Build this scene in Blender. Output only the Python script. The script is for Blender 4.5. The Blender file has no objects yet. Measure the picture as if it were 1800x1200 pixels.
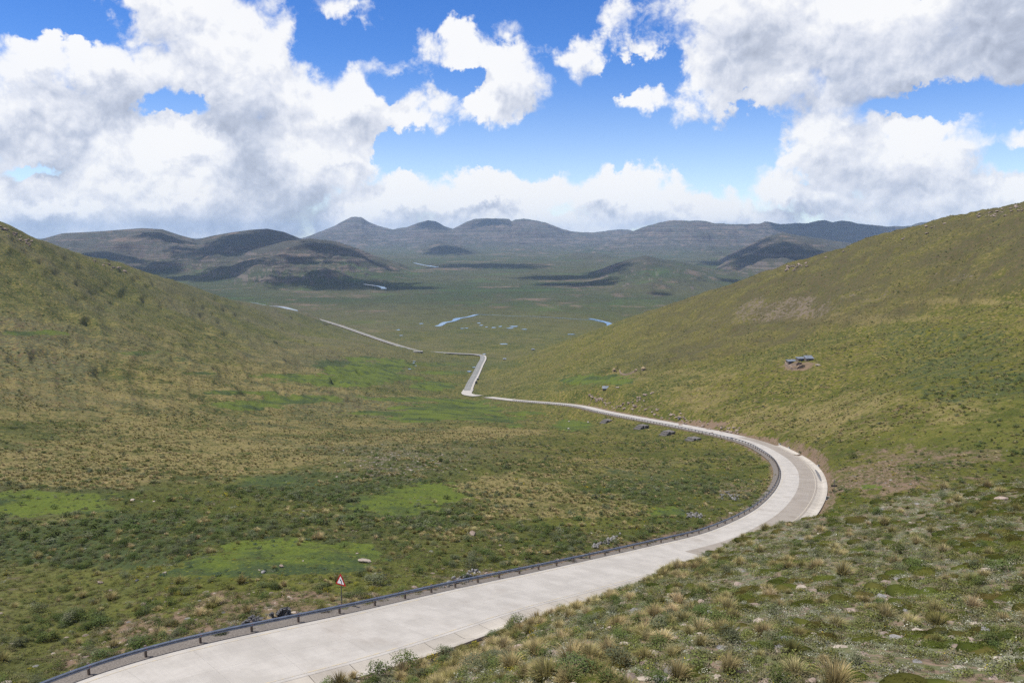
import bpy, bmesh, math, random
import numpy as np
from mathutils import Vector, Matrix, Euler

rng = np.random.default_rng(7)
random.seed(7)
sc = bpy.context.scene
COL = sc.collection
R = math.radians

# ------------------------------------------------------------------ camera
FOC = 1500.0
TILT = math.atan(185 / 1500.0)
cam_d = bpy.data.cameras.new('camera')
cam_d.sensor_width = 36.0
cam_d.lens = 36.0 * FOC / 1800.0
cam_d.clip_start = 0.5
cam_d.clip_end = 60000
cam = bpy.data.objects.new('camera', cam_d)
COL.objects.link(cam)
cam.location = (0, 0, 0)
cam.rotation_euler = (math.pi / 2 - TILT, 0, 0)
sc.camera = cam

# ------------------------------------------------------------------ light
SUN_EL, SUN_AZ = R(62), R(-96)          # azimuth measured from +Y towards +X
sun_dir = Vector((math.sin(SUN_AZ) * math.cos(SUN_EL), math.cos(SUN_AZ) * math.cos(SUN_EL), math.sin(SUN_EL)))
sd = bpy.data.lights.new('sun', 'SUN')
sd.energy = 5.0
sd.angle = R(0.5)
sd.color = (1.0, 0.955, 0.88)
sun = bpy.data.objects.new('sun', sd)
COL.objects.link(sun)
sun.rotation_euler = sun_dir.to_track_quat('Z', 'Y').to_euler()
vs = sc.view_settings
vs.view_transform = 'Standard'
vs.look = 'None'
vs.exposure = 0.22
vs.gamma = 1.0
vs.use_curve_mapping = False
sc.render.film_transparent = False
cy = sc.cycles
cy.use_denoising = False
try:
    cy.denoiser = 'OPENIMAGEDENOISE'
    cy.denoising_input_passes = 'RGB_ALBEDO_NORMAL'
except Exception:
    pass
cy.use_adaptive_sampling = False
cy.max_bounces = 5
cy.diffuse_bounces = 2
cy.glossy_bounces = 2
cy.transmission_bounces = 2
cy.transparent_max_bounces = 6
cy.volume_bounces = 1
cy.caustics_reflective = False
cy.caustics_refractive = False
sc.render.use_persistent_data = False


# ------------------------------------------------------------------ node helper
class NT:
    """small helper round a node tree"""
    def __init__(self, tree):
        self.t = tree
        self.n = tree.nodes
        self.l = tree.links

    def node(self, typ, **kw):
        nd = self.n.new(typ)
        ins = kw.pop('ins', {})
        for k, v in kw.items():
            setattr(nd, k, v)
        for k, v in ins.items():
            self.put(nd.inputs[k], v)
        return nd

    def put(self, sock, v):
        if isinstance(v, bpy.types.NodeSocket):
            self.l.new(v, sock)
        elif v is not None:
            if sock.type in ('RGBA',) and len(v) == 3:
                v = (*v, 1)
            sock.default_value = v

    def math(self, op, a, b=None, c=None, clamp=False):
        nd = self.n.new('ShaderNodeMath')
        nd.operation = op
        nd.use_clamp = clamp
        self.put(nd.inputs[0], a)
        if b is not None: self.put(nd.inputs[1], b)
        if c is not None: self.put(nd.inputs[2], c)
        return nd.outputs[0]

    def vec(self, op, a, b=None, scale=None):
        nd = self.n.new('ShaderNodeVectorMath')
        nd.operation = op
        self.put(nd.inputs[0], a)
        if b is not None: self.put(nd.inputs[1], b)
        if scale is not None: self.put(nd.inputs['Scale'], scale)
        return nd.outputs['Value'] if op in ('LENGTH', 'DOT_PRODUCT', 'DISTANCE') else nd.outputs[0]

    def mix(self, f, a, b, mode='MIX'):
        nd = self.n.new('ShaderNodeMix')
        nd.data_type = 'RGBA'
        nd.blend_type = mode
        self.put(nd.inputs[0], f)
        self.put(nd.inputs[6], a)
        self.put(nd.inputs[7], b)
        return nd.outputs[2]

    def rng(self, v, a, b, c=0.0, d=1.0, smooth=True):
        nd = self.n.new('ShaderNodeMapRange')
        nd.interpolation_type = 'SMOOTHSTEP' if smooth else 'LINEAR'
        nd.clamp = True
        self.put(nd.inputs[0], v)
        for i, x in enumerate((a, b, c, d)):
            self.put(nd.inputs[i + 1], x)
        return nd.outputs[0]

    def noise(self, vec, scale, detail=4, rough=0.55, lac=2.0, dist=0.0, typ=None, out='Fac'):
        nd = self.n.new('ShaderNodeTexNoise')
        if typ: nd.noise_type = typ
        self.put(nd.inputs['Vector'], vec)
        self.put(nd.inputs['Scale'], scale)
        nd.inputs['Detail'].default_value = detail
        nd.inputs['Roughness'].default_value = rough
        nd.inputs['Lacunarity'].default_value = lac
        nd.inputs['Distortion'].default_value = dist
        return nd.outputs[0 if out == 'Fac' else 1]

    def attr(self, name, typ='GEOMETRY'):
        nd = self.n.new('ShaderNodeAttribute')
        nd.attribute_type = typ
        nd.attribute_name = name
        return nd


def new_mat(name):
    m = bpy.data.materials.new(name)
    m.use_nodes = True
    m.node_tree.nodes.clear()
    return m, NT(m.node_tree)


def principled(T, color, rough=0.85, spec=0.3, metal=0.0, normal=None, sub=None):
    p = T.node('ShaderNodeBsdfPrincipled')
    T.put(p.inputs['Base Color'], color)
    T.put(p.inputs['Roughness'], rough)
    T.put(p.inputs['Specular IOR Level'], spec)
    T.put(p.inputs['Metallic'], metal)
    if normal is not None:
        T.put(p.inputs['Normal'], normal)
    o = T.node('ShaderNodeOutputMaterial')
    T.l.new(p.outputs[0], o.inputs[0])
    return p


def bump(T, h, strength=0.5, dist=0.1):
    b = T.node('ShaderNodeBump')
    b.inputs['Strength'].default_value = strength
    b.inputs['Distance'].default_value = dist
    T.put(b.inputs['Height'], h)
    return b.outputs[0]


# ------------------------------------------------------------------ sky
PXD = 0.0382                                           # degrees per photo pixel near the middle of the frame


def az_el(u, v):
    a, b = (u - 900) / FOC, (600 - v) / FOC
    ct, st = math.cos(TILT), math.sin(TILT)
    x, y, z = a, ct + b * st, -st + b * ct
    return math.degrees(math.atan2(x, y)) / (PXD * 100), math.degrees(math.asin(z / math.sqrt(x * x + y * y + z * z))) / (PXD * 100)


# cumulus masses seen in the sky: centre and half axes (photo pixels), weight
CLOUDS = [
    (300, 20, 150, 80, 1), (400, 85, 150, 100, 1), (480, 165, 130, 90, 1), (330, 120, 150, 80, .9),
    (50, 120, 120, 65, .75), (160, 125, 110, 60, .75), (40, 230, 170, 130, .9), (190, 190, 80, 50, .6),
    (170, 270, 160, 90, .9), (330, 260, 150, 80, 1), (250, 330, 260, 80, 1), (90, 360, 230, 90, 1),
    (450, 275, 180, 120, 1.1), (560, 225, 110, 80, 1), (605, 275, 75, 62, 1), (490, 350, 100, 90, 1),
    (250, 400, 420, 60, 1), (455, 400, 115, 60, 1),
    (615, 175, 68, 62, .62), (712, 198, 80, 40, .5), (680, 118, 60, 26, .34),
    (810, 85, 78, 44, .8), (880, 115, 70, 62, .85), (905, 150, 48, 48, .7), (765, 188, 85, 38, .52), (838, 195, 60, 34, .5),
    (620, 12, 70, 34, .6), (643, 42, 30, 24, .5), (1020, 92, 30, 36, .55), (1050, 112, 26, 18, .36), (1122, 176, 36, 26, .55),
    (1330, 40, 170, 100, 1), (1520, 60, 220, 110, 1.1), (1730, 60, 210, 130, 1.1), (1270, 130, 75, 65, .8), (1370, 120, 130, 70, .8),
    (1560, 130, 160, 68, .9), (1092, 18, 30, 34, .30), (1150, 85, 60, 22, .28), (1480, 175, 70, 40, .7), (1275, 184, 26, 14, .4),
    (1455, 225, 65, 50, .8), (1600, 225, 110, 55, .9), (1500, 275, 110, 70, .9), (1610, 300, 160, 75, 1), (1720, 330, 140, 70, 1), (1640, 360, 200, 50, 1), (1800, 360, 160, 60, .9), (1785, 235, 70, 45, .5),
    (640, 365, 80, 50, 1), (720, 350, 90, 48, 1), (830, 342, 95, 46, 1), (930, 355, 95, 44, 1), (1050, 345, 80, 46, 1), (1130, 352, 90, 50, 1), (1235, 375, 90, 42, .9),
    (1375, 340, 55, 40, .8), (1450, 362, 85, 40, .9), (1330, 390, 120, 32, .9), (1560, 390, 140, 32, .9), (900, 395, 420, 40, 1), (590, 400, 90, 40, 1),
]
HOLES = [(100, 25, 110, 30, .6), (560, 95, 50, 50, .45), (700, 262, 40, 46, .5), (690, 152, 40, 20, .3), (1195, 95, 30, 60, .4), (1080, 150, 30, 40, .4), (322, 182, 46, 18, .56), (285, 192, 26, 9, .35), (250, 300, 34, 14, .3), (300, 300, 30, 10, .25), (235, 190, 40, 16, .35), (815, 128, 34, 20, .7), (1650, 172, 75, 26, .9), (1800, 178, 45, 30, .8), (1570, 195, 36, 18, .6), (1765, 285, 50, 24, .5), (60, 305, 60, 12, .5), (640, 95, 60, 28, .4)]

# grey painted into thick undersides as the shade of the cloud above
BASE_SHADE = [(430, 225, 120, 60, .66), (455, 300, 75, 75, .8), (520, 380, 110, 70, .9), (330, 395, 160, 35, .7), (60, 400, 170, 36, .7), (30, 330, 60, 60, .4), (105, 310, 30, 26, .7),
         (200, 150, 120, 50, .2), (1730, 70, 190, 100, .75), (1560, 90, 160, 80, .3), (1560, 165, 160, 40, .5), (1420, 372, 110, 30, .7), (1520, 260, 60, 50, .5), (1600, 320, 120, 40, .45),
         (850, 372, 130, 16, .5), (1050, 365, 100, 20, .5), (690, 378, 80, 18, .4), (770, 160, 60, 25, .3), (610, 300, 50, 14, .6), (850, 215, 60, 14, .4), (1270, 30, 60, 60, .2)]

world = bpy.data.worlds.new('World')
sc.world = world
world.use_nodes = True
world.node_tree.nodes.clear()
W = NT(world.node_tree)


def blob_group(name, CLOUDS, HOLES):
    """how deep inside the cloud masses a direction lies: 1 in the heart of a mass, 0 on its rim"""
    g = bpy.data.node_groups.new(name, 'ShaderNodeTree')
    g.interface.new_socket('P', in_out='INPUT', socket_type='NodeSocketVector')
    g.interface.new_socket('M', in_out='OUTPUT', socket_type='NodeSocketFloat')
    G = NT(g)
    gi, go = G.node('NodeGroupInput'), G.node('NodeGroupOutput')
    P = gi.outputs[0]

    def one(u, v, ru, rv):
        cx, cy_ = az_el(u, v)
        ix, iy = 100 / ru, 100 / rv
        nd = G.node('ShaderNodeVectorMath', operation='MULTIPLY_ADD')
        G.put(nd.inputs[0], P)
        nd.inputs[1].default_value = (ix, iy, 0)
        nd.inputs[2].default_value = (-cx * ix, -cy_ * iy, 0)
        return G.vec('LENGTH', nd.outputs[0])
    m = None
    for u, v, ru, rv, w in CLOUDS:
        d = one(u, v, ru, rv)
        f = G.math('MULTIPLY_ADD', d, -w, w)
        m = f if m is None else G.math('SMOOTH_MAX', m, f, 0.25)
    for u, v, ru, rv, w in HOLES:
        d = one(u, v, ru, rv)
        f = G.math('MULTIPLY_ADD', d, -w * 0.95, w * 1.25)
        f = G.math('MAXIMUM', f, 0.0)
        m = G.math('SUBTRACT', m, f)
    G.l.new(m, go.inputs[0])
    return g


blobs = blob_group('cloud_masses', CLOUDS, HOLES)
base_shade = blob_group('cloud_base_shade', BASE_SHADE, [])
geo = W.node('ShaderNodeTexCoord')
dirv = W.vec('NORMALIZE', geo.outputs['Generated'])
sep = W.node('ShaderNodeSeparateXYZ')
W.l.new(dirv, sep.inputs[0])
azr = W.math('ARCTAN2', sep.outputs[0], sep.outputs[1])
elr = W.math('ARCSINE', sep.outputs[2])
kk = 180 / math.pi / (PXD * 100)
comb = W.node('ShaderNodeCombineXYZ')
W.put(comb.inputs[0], W.math('MULTIPLY', azr, kk))
W.put(comb.inputs[1], W.math('MULTIPLY', elr, kk))
P0 = comb.outputs[0]
# one unit of P is a hundred photo pixels.  Noise is read on the direction sphere, so it has no seam
D0 = W.vec('SCALE', dirv, scale=kk)
wv = W.vec('SUBTRACT', W.noise(D0, 1.5, 5, 0.62, out='Color'), (0.5, 0.5, 0.5))
P0 = W.vec('ADD', P0, W.vec('SCALE', wv, scale=0.95))


def noise_at(Dv, det):
    # heaps of rounded puffs (cellular, inverted) broken by fractal wisps
    warp = W.noise(Dv, 1.1, 3, 0.55, out='Color')
    w2 = W.vec('MULTIPLY_ADD', warp, None)
    nd = w2.node
    nd.inputs[1].default_value = (0.5, 0.5, 0.5)
    W.put(nd.inputs[2], Dv)
    f = W.noise(w2, 0.85, det, 0.60)
    vo = W.node('ShaderNodeTexVoronoi', feature='F1')
    W.put(vo.inputs['Vector'], w2)
    vo.inputs['Scale'].default_value = 2.2
    vo.inputs['Detail'].default_value = min(det, 5) - 1
    vo.inputs['Roughness'].default_value = 0.6
    vo.normalize = True
    puff = W.math('MULTIPLY_ADD', vo.outputs['Distance'], -1.0, 0.36)
    f = W.math('SUBTRACT', f, 0.5)
    return W.math('MULTIPLY_ADD', f, 1.9, W.math('MULTIPLY', puff, 1.0))


def shift(v, dx, dy):
    nd = W.node('ShaderNodeVectorMath', operation='ADD')
    W.put(nd.inputs[0], v)
    nd.inputs[1].default_value = (dx, 0, dy) if v is D0 else (dx, dy, 0)
    return nd.outputs[0]


def masses(v, which=None):
    nd = W.node('ShaderNodeGroup')
    nd.node_tree = which or blobs
    W.put(nd.inputs[0], v)
    return nd.outputs[0]


# beyond the clouds in view the same kind of broken cumulus goes on round the whole sky
roam = W.math('MULTIPLY_ADD', W.noise(D0, 0.22, 2, 0.5), 3.4, -1.62)
out_a = W.rng(W.math('ABSOLUTE', azr), R(31.5), R(36))
out_e = W.rng(elr, R(16.6), R(20))
outside = W.math('MAXIMUM', out_a, out_e)
m0 = masses(P0)
m0 = W.math('MULTIPLY_ADD', W.math('SUBTRACT', roam, m0), outside, m0)
mS = masses(shift(P0, -0.22, 0.50))
mS = W.math('MULTIPLY_ADD', W.math('SUBTRACT', roam, mS), outside, mS)
m0 = W.math('MINIMUM', m0, 0.60)
mS = W.math('MINIMUM', mS, 0.60)
n0 = noise_at(D0, 11)
nS = noise_at(shift(D0, -0.05, 0.12), 7)
nL = noise_at(shift(D0, -0.18, 0.40), 4)
d0 = W.math('MULTIPLY_ADD', n0, 0.95, m0)
soft = W.noise(D0, 0.9, 2, 0.5)
alpha = W.rng(d0, 0.02, W.rng(soft, 0.35, 0.65, 0.15, 0.62, False))
alpha = W.math('MULTIPLY', alpha, W.rng(soft, 0.25, 0.75, 1.0, 0.95, False))
# sunlit upper left and self-shade below are painted into the cloud colour
fine = W.math('SUBTRACT', n0, nS)
mid = W.math('SUBTRACT', n0, nL)
mass = W.math('SUBTRACT', m0, mS)
lit = W.math('MULTIPLY_ADD', fine, 0.62, 0.78)
lit = W.math('MULTIPLY_ADD', mid, 0.43, lit)
lit = W.math('MULTIPLY_ADD', mass, 0.65, lit)
deep = W.noise(D0, 0.42, 3, 0.5)
lit = W.math('MULTIPLY_ADD', W.math('SUBTRACT', deep, 0.5), 0.9, lit)
shade = W.math('MULTIPLY_ADD', n0, 0.35, masses(P0, base_shade))
shade = W.math('MULTIPLY', W.rng(shade, 0.0, 0.75), W.math('SUBTRACT', 1.0, outside))
lit = W.math('MULTIPLY_ADD', shade, -0.46, lit)
thin = W.rng(d0, 0.50, 0.10)
lit = W.math('MULTIPLY_ADD', thin, 0.18, lit)
lit = W.math('MINIMUM', W.math('MAXIMUM', lit, 0.0), 1.0)
ramp = W.node('ShaderNodeValToRGB')
W.put(ramp.inputs[0], lit)
cr = ramp.color_ramp
cr.elements[0].position, cr.elements[0].color = 0.0, (0.30, 0.34, 0.44, 1)
cr.elements[1].position, cr.elements[1].color = 1.0, (1.03, 1.03, 1.035, 1)
e = cr.elements.new(0.5)
e.color = (0.58, 0.63, 0.75, 1)
e = cr.elements.new(0.78)
e.color = (0.84, 0.865, 0.94, 1)
cl = ramp.outputs[0]
sky = W.node('ShaderNodeTexSky')
sky.sky_type = 'NISHITA'
sky.sun_disc = False
sky.sun_elevation = SUN_EL
sky.sun_rotation = SUN_AZ
sky.altitude = 2600
sky.air_density = 1.0
sky.dust_density = 0.35
sky.ozone_density = 2.2
SKY_STRENGTH = 0.138
bg1 = W.node('ShaderNodeBackground')
hsv = W.node('ShaderNodeHueSaturation')
W.put(hsv.inputs['Saturation'], W.rng(elr, R(1), R(12), 1.06, 1.36))
hsv.inputs['Hue'].default_value = 0.515
W.l.new(sky.outputs[0], hsv.inputs['Color'])
W.l.new(hsv.outputs[0], bg1.inputs[0])
bg1.inputs[1].default_value = SKY_STRENGTH
bg2 = W.node('ShaderNodeBackground')
W.put(bg2.inputs[0], cl)
bg2.inputs[1].default_value = 0.83
mx = W.node('ShaderNodeMixShader')
above = W.rng(elr, R(-1.5), R(-0.5))
W.put(mx.inputs[0], W.math('MULTIPLY', alpha, above))
W.l.new(bg1.outputs[0], mx.inputs[1])
W.l.new(bg2.outputs[0], mx.inputs[2])
wo = W.node('ShaderNodeOutputWorld')
W.l.new(mx.outputs[0], wo.inputs[0])
world.cycles.sampling_method = 'MANUAL'
world.cycles.sample_map_resolution = 512

# ------------------------------------------------------------------ geometry of the valley
CT, ST = math.cos(TILT), math.sin(TILT)


def place(u, v, y):
    """world point seen at photo position (u, v) when it lies y metres ahead"""
    a = (u - 900) / FOC
    b = (600 - v) / FOC
    k = y / (CT + b * ST)
    return np.array([a * k, y, k * (-ST + b * CT)])


def seen(p):
    """photo position of world points (n,3)"""
    x, y, z = p[..., 0], p[..., 1], p[..., 2]
    dep = y * CT - z * ST
    up = y * ST + z * CT
    dep = np.where(dep < 0.1, 0.1, dep)
    return 900 + FOC * x / dep, 600 - FOC * up / dep


def sstep(a, b, x):
    t = np.clip((x - a) / (b - a), 0, 1)
    return t * t * (3 - 2 * t)


class Noise:
    """tileable value-gradient noise in numpy"""
    def __init__(self, seed):
        r = np.random.default_rng(seed)
        a = r.uniform(0, 2 * np.pi, (256, 256))
        self.gx, self.gy = np.cos(a), np.sin(a)

    def __call__(self, x, y):
        xi, yi = np.floor(x).astype(np.int64), np.floor(y).astype(np.int64)
        fx, fy = x - xi, y - yi
        ux, uy = fx * fx * fx * (fx * (fx * 6 - 15) + 10), fy * fy * fy * (fy * (fy * 6 - 15) + 10)
        def g(i, j):
            a, b = (xi + i) & 255, (yi + j) & 255
            return self.gx[a, b] * (fx - i) + self.gy[a, b] * (fy - j)
        n0 = g(0, 0) * (1 - ux) + g(1, 0) * ux
        n1 = g(0, 1) * (1 - ux) + g(1, 1) * ux
        return (n0 * (1 - uy) + n1 * uy) * 1.5

    def fbm(self, x, y, octv=4, rough=0.5, ridged=False):
        s, a, t = 0, 1.0, 0
        for o in range(octv):
            n = self(x * 2.03 ** o + 17.3 * o, y * 2.03 ** o - 9.1 * o)
            if ridged: n = 1 - 2 * np.abs(n)
            s = s + a * n
            t += a
            a *= rough
        return s / t


N1, N2, N3 = Noise(1), Noise(2), Noise(3)


class TPS:
    """thin-plate surface through control points, in (bearing, log range), of the slope z / range"""
    A = 2.2
    def __init__(self, P, lam=2e-4):
        P = np.array(P, float)
        self.q = self.dom(P[:, 0], P[:, 1])
        e = P[:, 2] / np.hypot(P[:, 0], P[:, 1])
        n = len(P)
        K = self.k(self.q[:, None, :] - self.q[None, :, :]) + lam * np.eye(n)
        M = np.zeros((n + 3, n + 3))
        M[:n, :n] = K
        M[:n, n] = 1
        M[:n, n + 1:] = self.q
        M[n:, :n] = M[:n, n:].T
        self.w = np.linalg.solve(M, np.concatenate([e, [0, 0, 0]]))

    def dom(self, x, y):
        return np.stack([np.arctan2(x, y) * self.A, np.log(np.hypot(x, y))], -1)

    @staticmethod
    def k(d):
        r2 = (d ** 2).sum(-1) + 1e-12
        return r2 * np.log(r2) * 0.5

    def __call__(self, x, y):
        sh = x.shape
        q = self.dom(x.ravel(), y.ravel())
        out = np.empty(len(q))
        n = len(self.q)
        for i in range(0, len(q), 60000):
            qq = q[i:i + 60000]
            s = self.w[n] + qq @ self.w[n + 1:]
            for j in range(n):
                d0 = qq[:, 0] - self.q[j, 0]
                d1 = qq[:, 1] - self.q[j, 1]
                r2 = d0 * d0 + d1 * d1 + 1e-12
                s += self.w[j] * 0.5 * r2 * np.log(r2)
            out[i:i + 60000] = s
        return (out * np.hypot(x.ravel(), y.ravel())).reshape(sh)


# ---- the road: guard rail line first (photo positions, then constant fall of 15 %)
RAIL_UV = [(1222, 939), (1278, 918), (1319, 897), (1347, 874), (1361, 857), (1368, 841), (1368, 824), (1358, 808),
           (1339, 794), (1314, 781), (1278, 770), (1211, 755), (1155, 744), (1111, 736), (1055, 725), (1000, 713),
           (900, 704), (850, 698)]
RAIL_Y = [128.5, 140.9, 154.3, 171.5, 186.4, 202.5, 222.6, 244.9, 267.7, 292.7, 317.7, 360.0, 399.3, 434.2, 492.7,
          576.3, 680.8, 765.2]
rail = [place(-420, 1288, 38), place(130, 1185, 54), place(600, 1073, 68), place(850, 1021, 86), place(1153, 955, 120)]
rail[0][2] = -28.2
rail += [place(u, v, y) for (u, v), y in zip(RAIL_UV, RAIL_Y)]
far_c = [place(820, 693, 815), place(822, 684, 850), place(827, 672, 915), place(834, 660, 990), place(843, 641, 1130),
         place(848.5, 630, 1230), place(846, 626, 1268), place(835, 624, 1290), place(800, 622, 1310), place(735, 617, 1350), place(690, 605, 1440),
         place(640, 588, 1560), place(600, 574, 1690), place(560, 562, 1830), place(520, 553, 1950), place(470, 545, 2080)]


def smooth_line(P, step):
    """Catmull-Rom through P, resampled"""
    P = np.array(P)
    t = np.concatenate([[0], np.cumsum(np.sqrt(np.linalg.norm(np.diff(P, axis=0), axis=1)))])
    out = []
    for i in range(len(P) - 1):
        p1, p2 = P[i], P[i + 1]
        p0 = P[i - 1] if i else p1 * 2 - p2
        p3 = P[i + 2] if i + 2 < len(P) else p2 * 2 - p1
        t0 = t[i - 1] if i else t[i] - (t[i + 1] - t[i])
        t1, t2 = t[i], t[i + 1]
        t3 = t[i + 2] if i + 2 < len(P) else t2 + (t2 - t1)
        tt = np.linspace(t1, t2, 60, endpoint=False)[:, None]
        a1 = (t1 - tt) / (t1 - t0) * p0 + (tt - t0) / (t1 - t0) * p1
        a2 = (t2 - tt) / (t2 - t1) * p1 + (tt - t1) / (t2 - t1) * p2
        a3 = (t3 - tt) / (t3 - t2) * p2 + (tt - t2) / (t3 - t2) * p3
        b1 = (t2 - tt) / (t2 - t0) * a1 + (tt - t0) / (t2 - t0) * a2
        b2 = (t3 - tt) / (t3 - t1) * a2 + (tt - t1) / (t3 - t1) * a3
        out.append((t2 - tt) / (t2 - t1) * b1 + (tt - t1) / (t2 - t1) * b2)
    out = np.concatenate(out + [P[-1:]])
    s = np.concatenate([[0], np.cumsum(np.linalg.norm(np.diff(out[:, :2], axis=0), axis=1))])
    n = int(s[-1] / step)
    ss = np.arange(n + 1) * step
    return np.stack([np.interp(ss, s, out[:, k]) for k in range(3)], 1)


def smooth1(a, n):
    k = np.hanning(n + 2)[1:-1]
    k /= k.sum()
    p = np.pad(a, (n // 2, n // 2), mode='reflect', reflect_type='odd')
    return np.convolve(p, k, 'valid')[:len(a)]


rail_l = smooth_line(rail, 1.0)
rail_l = np.stack([smooth1(rail_l[:, 0], 27), smooth1(rail_l[:, 1], 27), smooth1(rail_l[:, 2], 41)], 1)


def normals2(L):
    d = np.gradient(L[:, :2], axis=0)
    d /= np.linalg.norm(d, axis=1)[:, None]
    return np.stack([d[:, 1], -d[:, 0]], 1)          # to the right of travel


rail_n = normals2(rail_l)
PAVE0, PAVEM, PAVE1, DRAIN1 = 0.55, 4.9, 9.0, 11.2


def off(L, n, d, dz=0.0):
    return np.concatenate([L[:, :2] + n * d, L[:, 2:] + dz], 1)


near_c = off(rail_l, rail_n, 4.9)
road_c = np.concatenate([near_c[::6], far_c])
far_l = smooth_line(np.concatenate([near_c[-40::13], far_c]), 4.0)
far_l[:, 2] = smooth1(far_l[:, 2], 15)
corr = np.concatenate([off(rail_l, rail_n, 5.3), far_l[8:]])      # corridor centre line
corr_h = np.concatenate([np.full(len(rail_l), 6.3), np.where(far_l[8:, 1] > 1240, 11.0, 6.0)])

# ---- valley with its two slopes
mc = []
for i in range(0, len(near_c), 14):
    if 40 < near_c[i][1] < 800: mc.append(near_c[i])
mc += [list(p) for p in far_c[::2]]
for c in [
    (530, 980, 92), (740, 870, 155), (400, 840, 175), (100, 890, 130), (0, 1000, 95), (0, 1190, 58), (300, 1000, 88), (200, 1100, 72),
    (-200, 1200, 50), (-250, 1000, 90), (-300, 800, 180),
    (700, 800, 225), (300, 800, 212), (0, 800, 190), (950, 860, 170), (1000, 790, 285), (1150, 830, 228), (1250, 830, 236), (1250, 800, 272), (1280, 845, 208), (1150, 780, 315), (1100, 760, 375), (1000, 930, 125), (800, 960, 108),
    (700, 740, 410), (800, 722, 510), (700, 690, 690), (700, 650, 960), (960, 745, 420), (600, 760, 330),
    (560, 558, 1790), (430, 530, 1650), (300, 495, 1350), (180, 460, 1120), (100, 441, 1010), (50, 421, 930), (0, 395, 850), (-150, 340, 760), (-350, 290, 680),
    (0, 600, 420), (0, 500, 600), (0, 700, 290), (200, 600, 520), (200, 520, 830), (200, 700, 340), (400, 600, 800), (400, 560, 1120),
    (400, 650, 560), (400, 700, 430), (400, 750, 310), (600, 600, 1200), (600, 650, 820), (-250, 600, 360), (-250, 450, 560), (520, 580, 1350),
    (870, 632, 1290), (1000, 600, 1180), (1100, 565, 1080), (1200, 530, 1000), (1300, 497, 920), (1400, 462, 860), (1500, 432, 800), (1600, 405, 750), (1700, 380, 700),
    (1800, 358, 665), (1950, 320, 600), (2150, 280, 520),
    (1200, 640, 600), (1200, 580, 800), (1100, 655, 650), (1065, 685, 560), (950, 650, 900), (1300, 740, 362), (1440, 720, 332), (1405, 637, 450), (1600, 600, 430),
    (1800, 600, 330), (1800, 500, 450), (1800, 700, 230), (1600, 700, 265), (1600, 500, 580), (1400, 560, 650), (1400, 700, 372),
    (1500, 780, 235), (1600, 790, 215), (1700, 805, 195), (1500, 850, 180), (1600, 850, 165), (2000, 650, 240), (2000, 450, 400),
]:
    mc.append(list(place(*c)))
mc += [[15, 40, -36], [40, 70, -45], [60, 110, -52], [30, 20, -34], [90, 120, -50], [-20, 15, -30], [110, 60, -40], [-30, 30, -29]]
# behind the two crests
for (u, v, y) in [(430, 530, 1650), (300, 495, 1350), (180, 460, 1120), (50, 421, 930), (-150, 340, 760), (560, 558, 1790)]:
    p = place(u, v, y)
    q = p * (y + 250) / y
    mc.append([q[0], q[1], p[2] - 45 - 0.1 * (p[2] + 180)])
    q = p * (y + 1300) / y
    mc.append([q[0], q[1], -420])
for (u, v, y) in [(1100, 565, 1080), (1300, 497, 920), (1500, 432, 800), (1800, 358, 665), (2150, 280, 520), (1000, 600, 1180), (900, 622, 1330)]:
    p = place(u, v, y)
    q = p * (y + 250) / y
    mc.append([q[0], q[1], p[2] - 60 - 0.15 * (p[2] + 180)])
    q = p * (y + 1300) / y
    mc.append([q[0], q[1], -420])
T_main = TPS(mc)

# ---- the near knoll the camera stands on
kc = [list(place(*c)) for c in [
    (1800, 1200, 27), (1400, 1200, 28), (1000, 1200, 31), (890, 1190, 36), (1000, 1075, 66), (1170, 1000, 83),
    (1280, 958, 97), (1400, 921, 108), (1500, 894, 114), (1600, 881, 117), (1700, 870, 118), (1800, 863, 118), (1950, 850, 116),
    (1100, 1100, 46), (1300, 1050, 51), (1500, 1000, 56), (1700, 965, 60), (1800, 925, 70), (1600, 1100, 38), (2000, 1000, 50), (2000, 1200, 26),
    (1350, 980, 75), (1550, 920, 85), (1200, 1020, 66)]]
for i in range(0, len(rail_l), 7):
    if rail_l[i, 1] < 108:
        q = rail_l[i, :2] + rail_n[i] * 12.6
        kc.append([q[0], q[1], rail_l[i, 2] + 0.25])
kc += [[60, 260, -180], [0, 220, -200], [150, 260, -150], [-100, 200, -220], [95, 195, -85], [60, 175, -85], [220, 150, -70], [-150, 90, -160], [30, 150, -75]]
kc += [[0, 4, -3.6], [6, 4, -3.6], [0, 10, -8.6], [6, 12, -9.4], [14, 18, -12.6], [22, 14, -11.6], [12, 6, -6.5], [-8, 14, -13], [-16, 24, -21.5], [8, 24, -14.9]]
for (u, v, y) in [(1400, 921, 108), (1500, 894, 114), (1600, 881, 117), (1700, 870, 118), (1800, 863, 118), (1950, 850, 116)]:
    p = place(u, v, y)
    q = p * (y + 14) / y
    mc_z = p[2] - 7.5
    kc.append([q[0], q[1], mc_z])
    q = p * (y + 60) / y
    kc.append([q[0], q[1], p[2] - 45])
for i in range(0, len(rail_l), 12):
    if rail_l[i, 1] < 120:
        kc.append([rail_l[i, 0] - rail_n[i, 0] * 1, rail_l[i, 1] - rail_n[i, 1] * 1, rail_l[i, 2] - 3])
        kc.append([rail_l[i, 0] - rail_n[i, 0] * 30, rail_l[i, 1] - rail_n[i, 1] * 30, rail_l[i, 2] - 40])


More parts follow.
